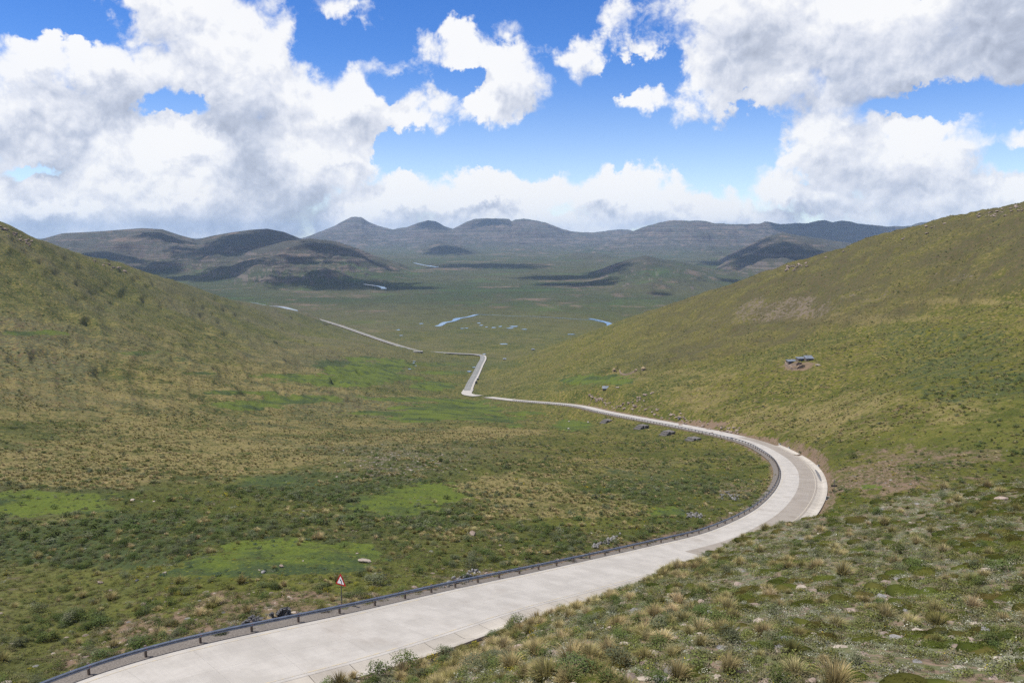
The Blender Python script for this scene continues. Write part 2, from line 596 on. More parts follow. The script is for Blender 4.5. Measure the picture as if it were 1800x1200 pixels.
class TPSxy(TPS):
    """the same in plain ground coordinates, of the height itself"""
    def __init__(self, P):
        P = np.array(P, float)
        r = np.hypot(P[:, 0], P[:, 1])
        Q = P.copy()
        Q[:, 2] = P[:, 2] * r
        TPS.__init__(self, Q, 1e-3)

    def dom(self, x, y):
        return np.stack([np.asarray(x) / 50.0, np.asarray(y) / 50.0], -1)

    def __call__(self, x, y):
        return TPS.__call__(self, x, y) / np.hypot(x, y)


T_knoll = TPSxy(kc)


def plain(x, y):
    r = np.hypot(x, y)
    z = np.interp(r, [0, 1000, 1800, 3000, 4500, 7000, 9500, 14000, 30000], [-186, -184, -183, -177, -166, -150, -128, -90, 60])
    return z + 5 * N1.fbm(x / 900, y / 900, 3) * sstep(1200, 2600, r)


RIDGES = [
    # (photo crest line, range ahead, front length, back length, kind)
    ([(-250, 420), (-100, 410), (30, 424), (70, 421), (110, 410), (170, 407), (210, 404), (250, 401), (285, 403), (315, 413), (345, 421), (375, 414), (410, 408), (440, 404), (470, 402), (500, 408), (540, 424), (600, 448), (650, 480)], 5600, 1900, 1500, 'dome'),
    ([(330, 500), (400, 462), (440, 440), (500, 424), (545, 419), (590, 424), (630, 437), (660, 450), (700, 462), (740, 478), (790, 500)], 4300, 1250, 900, 'dome'),
    ([(40, 470), (90, 447), (150, 436), (190, 437), (240, 452), (300, 480)], 4200, 800, 700, 'dome'),
    ([(470, 440), (540, 416), (585, 398), (605, 388), (618, 381), (634, 381), (648, 390), (668, 398), (690, 403), (715, 399), (738, 391), (752, 387), (766, 389), (782, 398), (796, 402), (812, 394), (832, 385), (850, 383.5), (880, 384), (895, 385), (899, 389), (906, 386), (920, 384.5), (940, 387), (958, 391), (985, 401), (1005, 407), (1040, 409), (1065, 406), (1090, 403), (1106, 404), (1118, 408), (1160, 420), (1220, 440)], 11500, 3800, 1500, 'mesa'),
    ([(1010, 452), (1060, 430), (1095, 413), (1118, 404), (1140, 396), (1165, 390), (1182, 387.5), (1240, 388), (1252, 392), (1290, 394), (1335, 393), (1345, 389.5), (1356, 391), (1372, 394), (1420, 392), (1436, 388), (1448, 387), (1462, 391), (1478, 388), (1492, 388), (1506, 393), (1560, 398), (1600, 397), (1618, 391), (1640, 389), (1690, 387.5), (1760, 386), (1850, 390), (2100, 385), (2400, 380)], 9300, 3200, 1500, 'mesa'),
    ([(1120, 500), (1180, 474), (1250, 462), (1300, 438), (1345, 416), (1375, 409), (1420, 416), (1500, 428), (1700, 440)], 5600, 2300, 1300, 'dome'),
    ([(660, 462), (705, 446), (740, 434), (775, 428), (810, 432), (850, 442), (900, 452), (960, 464)], 8200, 1600, 1200, 'dome'),
    ([(960, 505), (1010, 490), (1060, 472), (1100, 457), (1135, 449), (1165, 456), (1200, 460), (1240, 471), (1290, 488), (1330, 500), (1400, 525), (1500, 545)], 3900, 1500, 900, 'dome'),
    ([(930, 470), (980, 450), (1010, 443), (1060, 446), (1110, 460)], 6300, 900, 700, 'dome'),
]
ridge_fn = []
for pts, yr, Lf, Lb, kind in RIDGES:
    P = np.array([place(u, v, yr * (1 + 0.03 * math.sin(u * 0.012))) for u, v in pts])
    ridge_fn.append((np.arctan2(P[:, 0], P[:, 1]), np.hypot(P[:, 0], P[:, 1]), P[:, 2], Lf, Lb, kind))


def smax(a, b, k):
    h = np.clip(0.5 + 0.5 * (a - b) / k, 0, 1)
    return b * (1 - h) + a * h + k * h * (1 - h)


def far_land(x, y):
    th, r = np.arctan2(x, y), np.hypot(x, y)
    base = plain(x, y)
    z = base.copy()
    for i, (t, rc, zc, Lf, Lb, kind) in enumerate(ridge_fn):
        R0 = np.interp(th, t, rc)
        Z0 = np.interp(th, t, zc) - sstep(t[0] + .004, t[0] - .03, th) * 300 - sstep(t[-1] - .004, t[-1] + .03, th) * 300
        if kind == 'mesa': Z0 = Z0 + 11 * N3.fbm(th * 95 + i * 5.3, np.full_like(th, i * 1.7), 4, 0.6)
        spur = N2.fbm(x / (Lf * 0.45) + i * 7, y / (Lf * 0.9), 4, 0.55, ridged=True)
        d = R0 - r
        Lm = Lf * (1.0 + 0.68 * spur)
        f = np.clip(1 - d / Lm, 0, 1)
        bk = np.clip(1 + d / Lb, 0, 1)
        gul = N3.fbm(th * rc.mean() / (0.16 * Lf) + i * 3.3, r / (1.1 * Lf), 4, 0.55, ridged=True)      # gullies run down the front
        f2 = np.clip(f + 0.065 * gul * np.sin(np.pi * np.clip(f, 0, 1)), 0, 1)
        if kind == 'mesa':
            pf = 0.70 * f2 ** 2.0 + 0.14 * sstep(0.945, 0.965, f2) + 0.09 * sstep(0.835, 0.850, f2) + 0.07 * sstep(0.72, 0.735, f2)
        else:
            pf = 0.35 * sstep(0, 1, f2) + 0.65 * np.sin(f2 * np.pi / 2) ** 2
            pf = pf * 0.88 + 0.04 * sstep(0.90, 0.915, f2) + 0.04 * sstep(0.74, 0.755, f2) + 0.04 * sstep(0.58, 0.595, f2)
        p = np.where(d > 0, pf, bk * bk * (3 - 2 * bk))
        Zh = base - 30 + (Z0 - base + 30) * p
        Zh += (N1.fbm(x / 420, y / 420, 4, 0.55) * 0.085 * Lf * 0.35) * 4 * np.clip(p * (1 - p), 0, 0.25) ** 1.0
        z = smax(z, np.where(p > 0, Zh, -900), 12.0)
    return z


def corridor(x, y, reach):
    """distance to the road corridor centre and its height there"""
    dist = np.full(x.shape, 1e9)
    zz = np.zeros(x.shape)
    hh = np.full(x.shape, 6.0)
    A = np.concatenate([corr[:len(rail_l):3], corr[len(rail_l):]])
    H = np.concatenate([corr_h[:len(rail_l):3], corr_h[len(rail_l):]])
    for i in range(len(A) - 1):
        a, b = A[i], A[i + 1]
        m = (x > min(a[0], b[0]) - reach) & (x < max(a[0], b[0]) + reach) & (y > min(a[1], b[1]) - reach) & (y < max(a[1], b[1]) + reach)
        idx = np.nonzero(m)
        if len(idx[0]) == 0: continue
        px, py = x[idx], y[idx]
        dx, dy = b[0] - a[0], b[1] - a[1]
        t = np.clip(((px - a[0]) * dx + (py - a[1]) * dy) / (dx * dx + dy * dy + 1e-9), 0, 1)
        dd = np.hypot(px - a[0] - t * dx, py - a[1] - t * dy)
        sel = dd < dist[idx]
        k = tuple(q[sel] for q in idx)
        dist[k] = dd[sel]
        zz[k] = (a[2] + (b[2] - a[2]) * t)[sel]
        hh[k] = H[i]
    return dist, zz, hh


def land(x, y):
    r = np.hypot(x, y)
    main = T_main(x, y)
    main = np.where(r > 2600, -900, main)
    far = far_land(x, y)
    kn = np.where(r < 260, T_knoll(x, y), -900)
    big = 0.9 * N1.fbm(x / 38, y / 38, 4, 0.5) * sstep(60, 200, r) + 3.2 * N2.fbm(x / 210, y / 210, 3, 0.5) * sstep(200, 900, r)
    main = main + big
    th_ = np.arctan2(x, y)
    g1 = N3.fbm(th_ * 26 + 0.6 * N1(x / 160, y / 160), np.log(r) * 2.2, 4, 0.55, ridged=True)
    g2 = N1.fbm(x / 70 + 5, y / 120, 4, 0.55, ridged=True)
    hill = sstep(0.10, 0.32, np.abs(np.gradient(main, axis=1)) / (np.abs(np.gradient(x, axis=1)) + 1e-6)) if main.ndim == 2 and min(main.shape) > 1 else 1.0
    main = main + (2.5 * g1 + 2.2 * g2) * sstep(220, 520, r) * sstep(1650, 1200, r) * hill
    # the lower lobe of the right slope stands out from the upper one along a shallow hollow
    U_, V_ = seen(np.stack([x, y, main], -1))
    ln = np.interp(U_, [900, 1000, 1200, 1400, 1600, 1800, 2200], [690, 676, 645, 606, 558, 515, 440])
    main = main - 4.0 * np.exp(-((V_ - ln + 8) / 16) ** 2) * sstep(950, 1150, U_) * (r < 900)
    # rock ledges breaking the two hillsides
    led = N3.fbm(x / 60, y / 60, 3)
    st = 9.0
    q = (main + 5 * N2.fbm(x / 150, y / 150, 2)) / st
    stepz = (np.floor(q) + sstep(0.70, 0.95, q - np.floor(q))) * st - q * st
    main = main + stepz * 0.62 * sstep(0.05, 0.4, led) * sstep(250, 600, r)
    kn = kn + sstep(8, 25, r) * 0.35 * N1.fbm(x / 7, y / 7, 4, 0.5) + sstep(8, 25, r) * 0.5 * N2.fbm(x / 22, y / 22, 2)
    main = main + 0.22 * N3.fbm(x / 5, y / 5, 3, 0.5) * sstep(400, 100, r)
    z = smax(main, far, 6.0)
    z = smax(z, kn, 0.8)
    dist, cz, ch = corridor(x, y, 40)
    near_c_ = sstep(420, 300, r)
    w = sstep(ch - 0.3 - 0.45 * near_c_, ch + 3.2 + 0.010 * r - 3.0 * near_c_, dist)
    # dig / fill: cut bank on the hill side stays steep
    z = np.where(dist < 1e8, (cz - 0.35 + 0.13 * near_c_) * (1 - w) + z * w, z)
    return z, dist


TH = np.concatenate([np.linspace(-62, -34, 60, endpoint=False), np.linspace(-34, 34, 860, endpoint=False), np.linspace(34, 62, 61)])
TH = np.radians(TH)
LR = np.log(np.concatenate([np.geomspace(2.5, 24, 60, endpoint=False), np.geomspace(24, 1400, 420, endpoint=False), np.geomspace(1400, 3600, 110, endpoint=False), np.geomspace(3600, 12600, 330, endpoint=False), np.geomspace(12600, 19000, 16)]))
gT, gR = np.meshgrid(TH, np.exp(LR))                 # rows = range
gX, gY = gR * np.sin(gT), gR * np.cos(gT)
gZ, gD = land(gX, gY)


def ground(x, y):
    """height of the built terrain (bilinear on its grid)"""
    x, y = np.asarray(x, float), np.asarray(y, float)
    th = np.arctan2(x, y)
    lr = np.log(np.hypot(x, y))
    j = np.clip(np.searchsorted(TH, th) - 1, 0, len(TH) - 2)
    fj = np.clip((th - TH[j]) / (TH[j + 1] - TH[j]), 0, 1)
    i = np.clip(np.searchsorted(LR, lr) - 1, 0, len(LR) - 2)
    fi = np.clip((lr - LR[i]) / (LR[i + 1] - LR[i]), 0, 1)
    return (gZ[i, j] * (1 - fi) * (1 - fj) + gZ[i + 1, j] * fi * (1 - fj) + gZ[i, j + 1] * (1 - fi) * fj + gZ[i + 1, j + 1] * fi * fj)


def on_ground(u, v, y0=None, lo=15, hi=16000):
    """first point of the terrain met by the sight line through photo position (u, v)"""
    ys = np.exp(np.linspace(math.log(lo), math.log(hi), 1500)) if y0 is None else np.linspace(y0 * 0.6, y0 * 1.6, 1500)
    P = np.stack([place(u, v, t) for t in ys])
    g = ground(P[:, 0], P[:, 1])
    k = np.nonzero(P[:, 2] < g)[0]
    i = k[0] if len(k) else len(ys) - 1
    p = P[i].copy()
    p[2] = g[i]
    return p


def mesh_grid(name, X, Y, Z):
    nr, nc = X.shape
    me = bpy.data.meshes.new(name)
    V = np.stack([X, Y, Z], -1).reshape(-1, 3)
    idx = np.arange(nr * nc).reshape(nr, nc)
    q = np.stack([idx[:-1, :-1], idx[:-1, 1:], idx[1:, 1:], idx[1:, :-1]], -1).reshape(-1, 4)
    me.vertices.add(len(V))
    me.vertices.foreach_set('co', V.ravel().astype(np.float32))
    me.loops.add(q.size)
    me.loops.foreach_set('vertex_index', q.ravel().astype(np.int32))
    me.polygons.add(len(q))
    me.polygons.foreach_set('loop_start', np.arange(0, q.size, 4, dtype=np.int32))
    me.polygons.foreach_set('use_smooth', np.ones(len(q), dtype=bool))
    me.update()
    return me

# ------------------------------------------------------------------ what grows where (real patches on the ground)
def patch(U, V, L):
    """patches of ground cover, given where they are seen, with ragged outlines at their own scale"""
    m = np.zeros(U.shape)
    for u, v, ru, rv, w in L:
        bx = (np.abs(U - u) < 2.2 * ru) & (np.abs(V - v) < 2.4 * rv) & vis
        if not bx.any(): continue
        k = np.nonzero(bx)
        lam = max(2.0, ru * np.median(gY[k]) / FOC * 0.75)
        x, y = gX[k] / lam + u * .37, gY[k] / lam + v * .21
        d = np.hypot((U[k] - u) / ru, (V[k] - v) / rv)
        d = d + 0.85 * N2.fbm(x, y, 5, 0.6) + 0.25 * N1.fbm(x * 5, y * 5, 3)
        m[k] = np.maximum(m[k], w * sstep(1.22, 0.62, d))
    return m


P3 = np.stack([gX, gY, gZ], -1)
pU, pV = seen(P3)
hid = np.maximum.accumulate(gZ / gR, axis=0)                     # ridge-line in front of each spot
vis = (gZ / gR) >= hid - 0.004
MEADOW = [(720, 702, 95, 5, .9), (650, 726, 75, 5, .7), (822, 706, 60, 5, .8), (872, 736, 65, 6, .9), (600, 676, 65, 5, .8), (705, 664, 55, 5, .8), (762, 655, 40, 4, .8), (640, 630, 45, 5, .8), (500, 661, 65, 5, .8), (420, 690, 75, 5, .7), (352, 656, 50, 4, .6), (930, 726, 50, 5, .7), (700, 612, 50, 5, .5), (580, 600, 60, 4, .4), (800, 830, 60, 6, .5), (930, 800, 60, 6, .5), (620, 905, 70, 6, .5), (1090, 800, 50, 6, .4), (1330, 700, 50, 4, .4), (1460, 690, 60, 4, .4), (545, 968, 150, 22, 1), (480, 990, 170, 20, .9), (380, 1005, 120, 14, .6), (745, 868, 80, 22, 1), (690, 888, 90, 18, .9), (60, 885, 150, 26, .9), (130, 880, 80, 18, .7),
          (790, 722, 110, 16, 1), (745, 735, 70, 8, .8), (1005, 748, 40, 11, 1), (905, 748, 22, 6, .7), (640, 655, 80, 20, 1), (560, 668, 90, 10, .7), (690, 640, 40, 12, .8), (540, 700, 120, 9, .7),
          (430, 712, 80, 10, .8), (1170, 900, 38, 11, .9), (480, 845, 75, 12, .6), (75, 585, 90, 6, .7), (300, 632, 60, 8, .5), (250, 620, 60, 6, .6), (1050, 667, 70, 11, .8), (960, 680, 80, 7, .5), (1530, 855, 28, 6, .8),
          (800, 655, 60, 5, .6), (760, 640, 70, 5, .6), (760, 678, 50, 10, .8), (640, 700, 60, 6, .4), (330, 690, 90, 8, .5), (590, 640, 70, 6, .5), (1440, 740, 40, 8, .3), (850, 870, 60, 10, .3)]
DIRT = [(330, 1110, 190, 34, .85), (500, 1060, 200, 26, .75), (200, 1160, 160, 26, .8), (800, 1010, 90, 16, .5), (1290, 860, 50, 18, .6), (1060, 948, 60, 12, .5), (1240, 745, 60, 7, 1), (1330, 774, 55, 7, 1), (1400, 800, 30, 8, .9), (1458, 860, 14, 40, .9), (1440, 905, 30, 16, .9),
        (1545, 845, 110, 34, .78), (1640, 800, 150, 22, .62), (1130, 716, 40, 8, .45), (1405, 643, 36, 9, .9), (1170, 712, 50, 8, .35), (850, 1140, 60, 10, .5), (1690, 840, 60, 14, .5)]
ROCKY = [(1380, 545, 110, 26, .8), (1500, 520, 70, 20, .5), (1690, 487, 50, 10, .7), (1290, 555, 70, 20, .5), (1780, 420, 40, 20, .4), (1620, 470, 80, 16, .3), (700, 815, 140, 26, .75), (120, 620, 120, 30, .3), (200, 700, 110, 16, .3)]
HEATH = [(120, 950, 260, 50, .8), (330, 930, 200, 40, .6), (560, 850, 180, 30, .7), (700, 900, 120, 26, .5), (590, 640, 50, 8, .9), (1700, 660, 160, 50, .5), (1650, 600, 140, 40, .4), (1150, 850, 140, 40, .45), (120, 760, 160, 20, .3), (820, 640, 120, 10, .5)]
STRAW = [(300, 790, 380, 70, .8), (120, 830, 200, 26, .9), (200, 700, 260, 50, .65), (330, 640, 260, 40, .5), (400, 690, 220, 34, .7), (450, 660, 160, 20, .7), (900, 860, 130, 26, .9), (1010, 890, 150, 26, .8), (850, 760, 120, 12, 1), (730, 770, 110, 10, .8), (600, 745, 160, 12, .6), (1400, 740, 170, 30, .7), (1550, 720, 170, 40, .6),
         (1250, 700, 140, 26, .5), (1150, 660, 130, 14, .5), (1500, 560, 200, 10, .7), (1690, 530, 120, 8, .7), (250, 610, 250, 40, .4), (1080, 820, 160, 22, .6), (700, 700, 90, 8, .6)]
mk_m = patch(pU, pV, MEADOW) * vis
mk_d = patch(pU, pV, DIRT) * vis
mk_r = patch(pU, pV, ROCKY) * vis
mk_h = patch(pU, pV, HEATH) * vis
mk_s = patch(pU, pV, STRAW) * vis
ln_ = np.interp(pU, [900, 1000, 1200, 1400, 1600, 1800, 2200], [690, 676, 645, 606, 558, 515, 440])
lobe = sstep(4, -14, pV - ln_ + 10 * N2.fbm(gX / 40, gY / 40, 4)) * sstep(1000, 1250, pU) * (gR < 1150) * (gR > 250)
kn_grid = np.where(gR < 260, T_knoll(gX, gY), -900)
mk_k = sstep(-1.5, 1.0, kn_grid - gZ + 1.2) * (gR < 200)           # the stony knoll
near_road = sstep(9.0, 6.2, gD) * (gD < 50)
mk_d = np.maximum(mk_d, near_road * 0.9 * sstep(1000, 500, gR))
mk_m *= 1 - near_road
mk_m *= 1 - mk_k
mk_h *= 1 - mk_k
slope = np.hypot(np.gradient(gZ, axis=0) / np.maximum(np.gradient(gR, axis=0), .01), np.gradient(gZ, axis=1) / (gR * np.gradient(TH)[None, :]))
cut = sstep(0.95, 1.4, slope) * sstep(26, 12, gD) * (gD < 60) * sstep(430, 330, gR) * 0.8
mk_d = np.maximum(mk_d, cut)

terr_me = mesh_grid('terrain', gX, gY, gZ)


def point_colour(me, name, a, b, c, d):
    at = me.color_attributes.new(name, 'FLOAT_COLOR', 'POINT')
    at.data.foreach_set('color', np.stack([a, b, c, d], -1).astype(np.float32).ravel())


point_colour(terr_me, 'cover', mk_m, mk_d, mk_s, mk_h)
point_colour(terr_me, 'stone', mk_r, mk_k, lobe, np.ones_like(mk_r))
terrain = bpy.data.objects.new('terrain', terr_me)
COL.objects.link(terrain)
terrain['kind'] = 'structure'


def ground_material():
    m, T = new_mat('hill_grass')
    g = T.node('ShaderNodeNewGeometry')
    P = g.outputs['Position']
    cov = T.node('ShaderNodeSeparateColor')
    A = T.attr('cover')
    T.l.new(A.outputs['Color'], cov.inputs[0])
    meadow, dirt, straw = cov.outputs[0], cov.outputs[1], cov.outputs[2]
    heath = A.outputs['Alpha']
    st = T.node('ShaderNodeSeparateColor')
    B = T.attr('stone')
    T.l.new(B.outputs['Color'], st.inputs[0])
    rocky, knoll = st.outputs[0], st.outputs[1]
    sp = T.node('ShaderNodeSeparateXYZ')
    T.l.new(P, sp.inputs[0])
    dist = T.vec('LENGTH', P)
    far = T.rng(dist, 1100, 2600)                 # the wide valley beyond the two slopes has its own plants
    # wide variation down to single plants
    n_big = T.noise(P, 1 / 140, 6, 0.62)
    n_mid = T.noise(P, 1 / 22, 6, 0.66)
    n_fin = T.noise(P, 1 / 3.2, 6, 0.68)
    n_dot = T.noise(P, 1.6, 4, 0.7)
    turf = T.math('MULTIPLY_ADD', T.math('SUBTRACT', n_dot, 0.5), 1.5, 1.0)
    clump = T.math('MULTIPLY_ADD', n_fin, 0.6, T.math('MULTIPLY', n_mid, 0.4))
    green = T.mix(T.rng(n_mid, 0.35, 0.65), (0.040, 0.050, 0.014, 1), (0.080, 0.084, 0.024, 1))
    yellow = T.mix(T.rng(n_fin, 0.35, 0.65), (0.112, 0.106, 0.022, 1), (0.056, 0.060, 0.018, 1))
    grey = T.mix(T.rng(n_fin, 0.35, 0.65), (0.120, 0.116, 0.070, 1), (0.052, 0.052, 0.026, 1))
    # the left slope is greyer, the right one yellower
    side = T.rng(T.math('DIVIDE', sp.outputs[0], T.math('MAXIMUM', sp.outputs[1], 5.0)), -0.14, 0.12)
    base = T.mix(T.math('MULTIPLY', T.rng(n_big, 0.36, 0.62), 0.75), green, T.mix(side, grey, yellow))
    strawc = T.mix(n_dot, (0.220, 0.185, 0.092, 1), (0.120, 0.102, 0.046, 1))
    sfac = T.math('MULTIPLY_ADD', straw, 0.22, T.math('MULTIPLY_ADD', n_mid, 0.5, T.math('MULTIPLY', n_fin, 0.55)))
    base = T.mix(T.rng(sfac, 0.60, 0.74), base, strawc)
    # tufts too far off to be built one by one
    v1 = T.node('ShaderNodeTexVoronoi', feature='F1')
    T.put(v1.inputs['Vector'], P); v1.inputs['Scale'].default_value = 0.48
    tuft = T.math('MULTIPLY', T.rng(T.math('MULTIPLY_ADD', n_mid, -0.55, v1.outputs['Distance']), 0.22, 0.06), T.rng(dist, 160, 420))
    base = T.mix(T.math('MULTIPLY', tuft, 0.85), base, T.mix(v1.outputs['Color'], (0.085, 0.075, 0.026, 1), (0.215, 0.175, 0.078, 1)))
    v2 = T.node('ShaderNodeTexVoronoi', feature='F1')
    T.put(v2.inputs['Vector'], P); v2.inputs['Scale'].default_value = 0.30
    heap_ = T.math('MULTIPLY', T.rng(T.math('MULTIPLY_ADD', n_mid, 0.45, v2.outputs['Distance']), 0.52, 0.40), T.rng(dist, 160, 420))
    base = T.mix(T.math('MULTIPLY', heap_, 0.8), base, (0.038, 0.046, 0.016, 1))
    tf = T.node('ShaderNodeHueSaturation')
    T.put(tf.inputs['Value'], turf)
    tf.inputs['Saturation'].default_value = 1.14
    T.put(tf.inputs['Color'], base)
    base = tf.outputs[0]
    brown = T.mix(n_dot, (0.115, 0.072, 0.042, 1), (0.075, 0.052, 0.034, 1))
    base = T.mix(T.math('MULTIPLY', T.rng(T.math('ADD', n_fin, T.math('MULTIPLY', n_big, 0.35)), 0.72, 0.86), 0.8), base, brown)
    hc = T.mix(n_dot, (0.030, 0.044, 0.014, 1), (0.058, 0.074, 0.026, 1))
    hf = T.math('MULTIPLY_ADD', heath, 0.30, clump)
    base = T.mix(T.rng(hf, 0.58, 0.74), base, hc)
    thin_ = T.mix(T.rng(n_fin, 0.36, 0.62), (0.082, 0.060, 0.034, 1), (0.060, 0.058, 0.022, 1))
    base = T.mix(T.math('MULTIPLY', st.outputs[2], T.rng(T.math('ADD', n_mid, T.math('MULTIPLY', n_big, 0.5)), 0.62, 0.90, 0.85, 0.30)), base, thin_)
    # bare stone
    rc = T.mix(n_dot, (0.175, 0.135, 0.108, 1), (0.105, 0.082, 0.064, 1))
    rf = T.math('MULTIPLY_ADD', rocky, 0.24, T.math('MULTIPLY_ADD', n_mid, 0.35, T.math('MULTIPLY', n_fin, 0.8)))
    base = T.mix(T.math('MULTIPLY', T.rng(rf, 0.74, 0.84), 0.9), base, rc)
    # stony knoll: soil with pale herbs
    soil = T.mix(n_dot, (0.215, 0.160, 0.115, 1), (0.13, 0.092, 0.064, 1))
    herb = T.mix(T.noise(P, 5.0, 4, 0.6), (0.140, 0.142, 0.074, 1), (0.068, 0.078, 0.026, 1))
    kc_ = T.mix(T.rng(T.noise(P, 1.1, 5, 0.7), 0.41, 0.54), soil, herb)
    base = T.mix(knoll, base, kc_)
    # dirt of cut banks and verges
    dc = T.mix(n_fin, (0.130, 0.084, 0.054, 1), (0.180, 0.130, 0.090, 1))
    dc = T.mix(T.rng(n_dot, 0.55, 0.70), dc, (0.10, 0.09, 0.04, 1))
    df = T.math('MULTIPLY_ADD', dirt, 0.5, T.math('MULTIPLY', n_fin, 0.9))
    base = T.mix(T.rng(df, 0.64, 0.90), base, dc)
    # wet meadows
    mcol = T.mix(n_fin, (0.060, 0.088, 0.014, 1), (0.098, 0.120, 0.017, 1))
    mcol = T.mix(T.rng(n_mid, 0.46, 0.60), mcol, (0.036, 0.054, 0.018, 1))
    mcol = T.mix(T.math('MULTIPLY', T.rng(n_fin, 0.52, 0.66), 0.6), mcol, (0.050, 0.056, 0.020, 1))
    mcol = T.mix(T.math('MULTIPLY', T.rng(n_dot, 0.54, 0.68), 0.75), mcol, (0.14, 0.15, 0.02, 1))
    mf = T.math('MULTIPLY_ADD', meadow, 0.62, T.math('MULTIPLY_ADD', n_mid, 0.55, T.math('MULTIPLY', n_fin, 0.40)))
    base = T.mix(T.rng(mf, 0.79, 0.88), base, mcol)
    # ---- the far valley: pasture, bare pinkish ground, level rock bands on the hills
    f_n = T.noise(P, 1 / 520, 8, 0.62)
    st_v = T.node('ShaderNodeCombineXYZ')
    T.put(st_v.inputs[0], T.math('MULTIPLY', sp.outputs[0], 1 / 900))
    T.put(st_v.inputs[1], T.math('MULTIPLY', sp.outputs[1], 1 / 900))
    T.put(st_v.inputs[2], T.math('MULTIPLY', sp.outputs[2], 1 / 13))
    strat = T.noise(st_v.outputs[0], 1.0, 6, 0.62)
    nz = T.node('ShaderNodeSeparateXYZ')
    T.l.new(g.outputs['True Normal'], nz.inputs[0])
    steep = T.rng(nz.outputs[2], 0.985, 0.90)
    fc = T.mix(T.rng(f_n, 0.38, 0.62), (0.040, 0.058, 0.022, 1), (0.075, 0.076, 0.034, 1))
    f_m = T.noise(P, 1 / 60, 7, 0.68)
    fc = T.mix(T.rng(f_m, 0.42, 0.62), fc, (0.044, 0.048, 0.022, 1))
    hi = T.rng(T.math('MULTIPLY_ADD', f_n, 90, sp.outputs[2]), -150, -20)          # the heights are dry and stony
    fc = T.mix(T.math('MULTIPLY', hi, 0.75), fc, T.mix(T.rng(f_m, 0.38, 0.62), (0.044, 0.042, 0.043, 1), (0.070, 0.065, 0.058, 1)))
    bare = T.math('MULTIPLY_ADD', f_m, 0.5, T.math('MULTIPLY', T.noise(P, 1 / 330, 6, 0.6), 0.6))
    fc = T.mix(T.math('MULTIPLY', T.rng(bare, 0.59, 0.68), 0.8), fc, (0.170, 0.120, 0.090, 1))
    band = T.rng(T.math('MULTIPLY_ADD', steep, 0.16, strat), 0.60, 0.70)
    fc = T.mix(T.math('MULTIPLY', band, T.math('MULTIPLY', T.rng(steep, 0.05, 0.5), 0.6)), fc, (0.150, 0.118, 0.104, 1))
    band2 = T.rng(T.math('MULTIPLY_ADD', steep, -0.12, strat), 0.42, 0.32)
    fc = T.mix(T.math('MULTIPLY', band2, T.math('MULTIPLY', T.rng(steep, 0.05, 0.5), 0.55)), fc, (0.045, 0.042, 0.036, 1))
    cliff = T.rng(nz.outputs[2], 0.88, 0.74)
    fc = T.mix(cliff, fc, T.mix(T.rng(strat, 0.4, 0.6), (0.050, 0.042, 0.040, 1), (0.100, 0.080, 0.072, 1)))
    fc = T.mix(T.math('MULTIPLY', T.rng(T.noise(P, 1 / 210, 6, 0.6), 0.56, 0.68), T.math('SUBTRACT', 0.6, T.math('MULTIPLY', hi, 0.6))), fc, (0.055, 0.098, 0.026, 1))
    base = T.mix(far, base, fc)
    h = T.math('MULTIPLY_ADD', n_fin, 0.7, T.math('MULTIPLY', n_dot, 0.3))
    # relief grows with what one can tell apart: tufts close by, humps and ledges far off
    b1 = T.node('ShaderNodeBump', ins={'Strength': 0.55, 'Distance': 0.7, 'Height': h})
    b2 = T.node('ShaderNodeBump', ins={'Strength': 0.75, 'Distance': 9.0, 'Height': T.math('MULTIPLY_ADD', n_mid, 0.6, T.math('MULTIPLY', strat, 0.0)), 'Normal': b1.outputs[0]})
    b3 = T.node('ShaderNodeBump', ins={'Strength': T.math('MULTIPLY', far, 0.9), 'Distance': 26.0, 'Height': T.math('MULTIPLY_ADD', f_m, 0.9, T.math('MULTIPLY', strat, 0.45)), 'Normal': b2.outputs[0]})
    principled(T, base, 0.95, 0.12, normal=b3.outputs[0])
    return m


terr_me.materials.append(ground_material())

# ------------------------------------------------------------------ objects: helpers
def simple_mat(name, c1, c2=None, scale=2.0, rough=0.85, spec=0.3, metal=0.0, bmp=0.0, bdist=0.05, rnd=0.0, detail=5):
    m, T = new_mat(name)
    tc = T.node('ShaderNodeTexCoord')
    col = (*c1, 1)
    n = None
    if c2 is not None:
        n = T.noise(tc.outputs['Object'], scale, detail, 0.62)
        col = T.mix(T.rng(n, 0.32, 0.68), (*c1, 1), (*c2, 1))
    if rnd:
        oi = T.node('ShaderNodeObjectInfo')
        f = T.math('MULTIPLY_ADD', oi.outputs['Random'], 2 * rnd, 1 - rnd)
        hs = T.node('ShaderNodeHueSaturation')
        T.put(hs.inputs['Value'], f)
        T.put(hs.inputs['Color'], col)
        col = hs.outputs[0]
    nrm = bump(T, n, bmp, bdist) if bmp and n is not None else None
    principled(T, col, rough, spec, metal, nrm)
    return m


def obj(name, me, mat=None, parent=None, loc=None, rot=None, scale=None):
    if isinstance(me, bmesh.types.BMesh):
        b = me
        me = bpy.data.meshes.new(name)
        b.to_mesh(me)
        b.free()
    o = bpy.data.objects.new(name, me)
    COL.objects.link(o)
    if mat is not None and len(me.materials) == 0:
        me.materials.append(mat)
    if parent is not None: o.parent = parent
    if loc is not None: o.location = loc
    if rot is not None: o.rotation_euler = rot
    if scale is not None: o.scale = scale if hasattr(scale, '__len__') else (scale,) * 3
    return o


def tag(o, label, cat, group=None):
    o['label'] = label
    o['category'] = cat
    if group: o['group'] = group
    return o


def thing(name, label, cat, loc=(0, 0, 0), rz=0.0, group=None):
    o = bpy.data.objects.new(name, None)
    COL.objects.link(o)
    o.location = loc
    o.rotation_euler = (0, 0, rz)
    o.empty_display_size = 0.3
    return tag(o, label, cat, group)


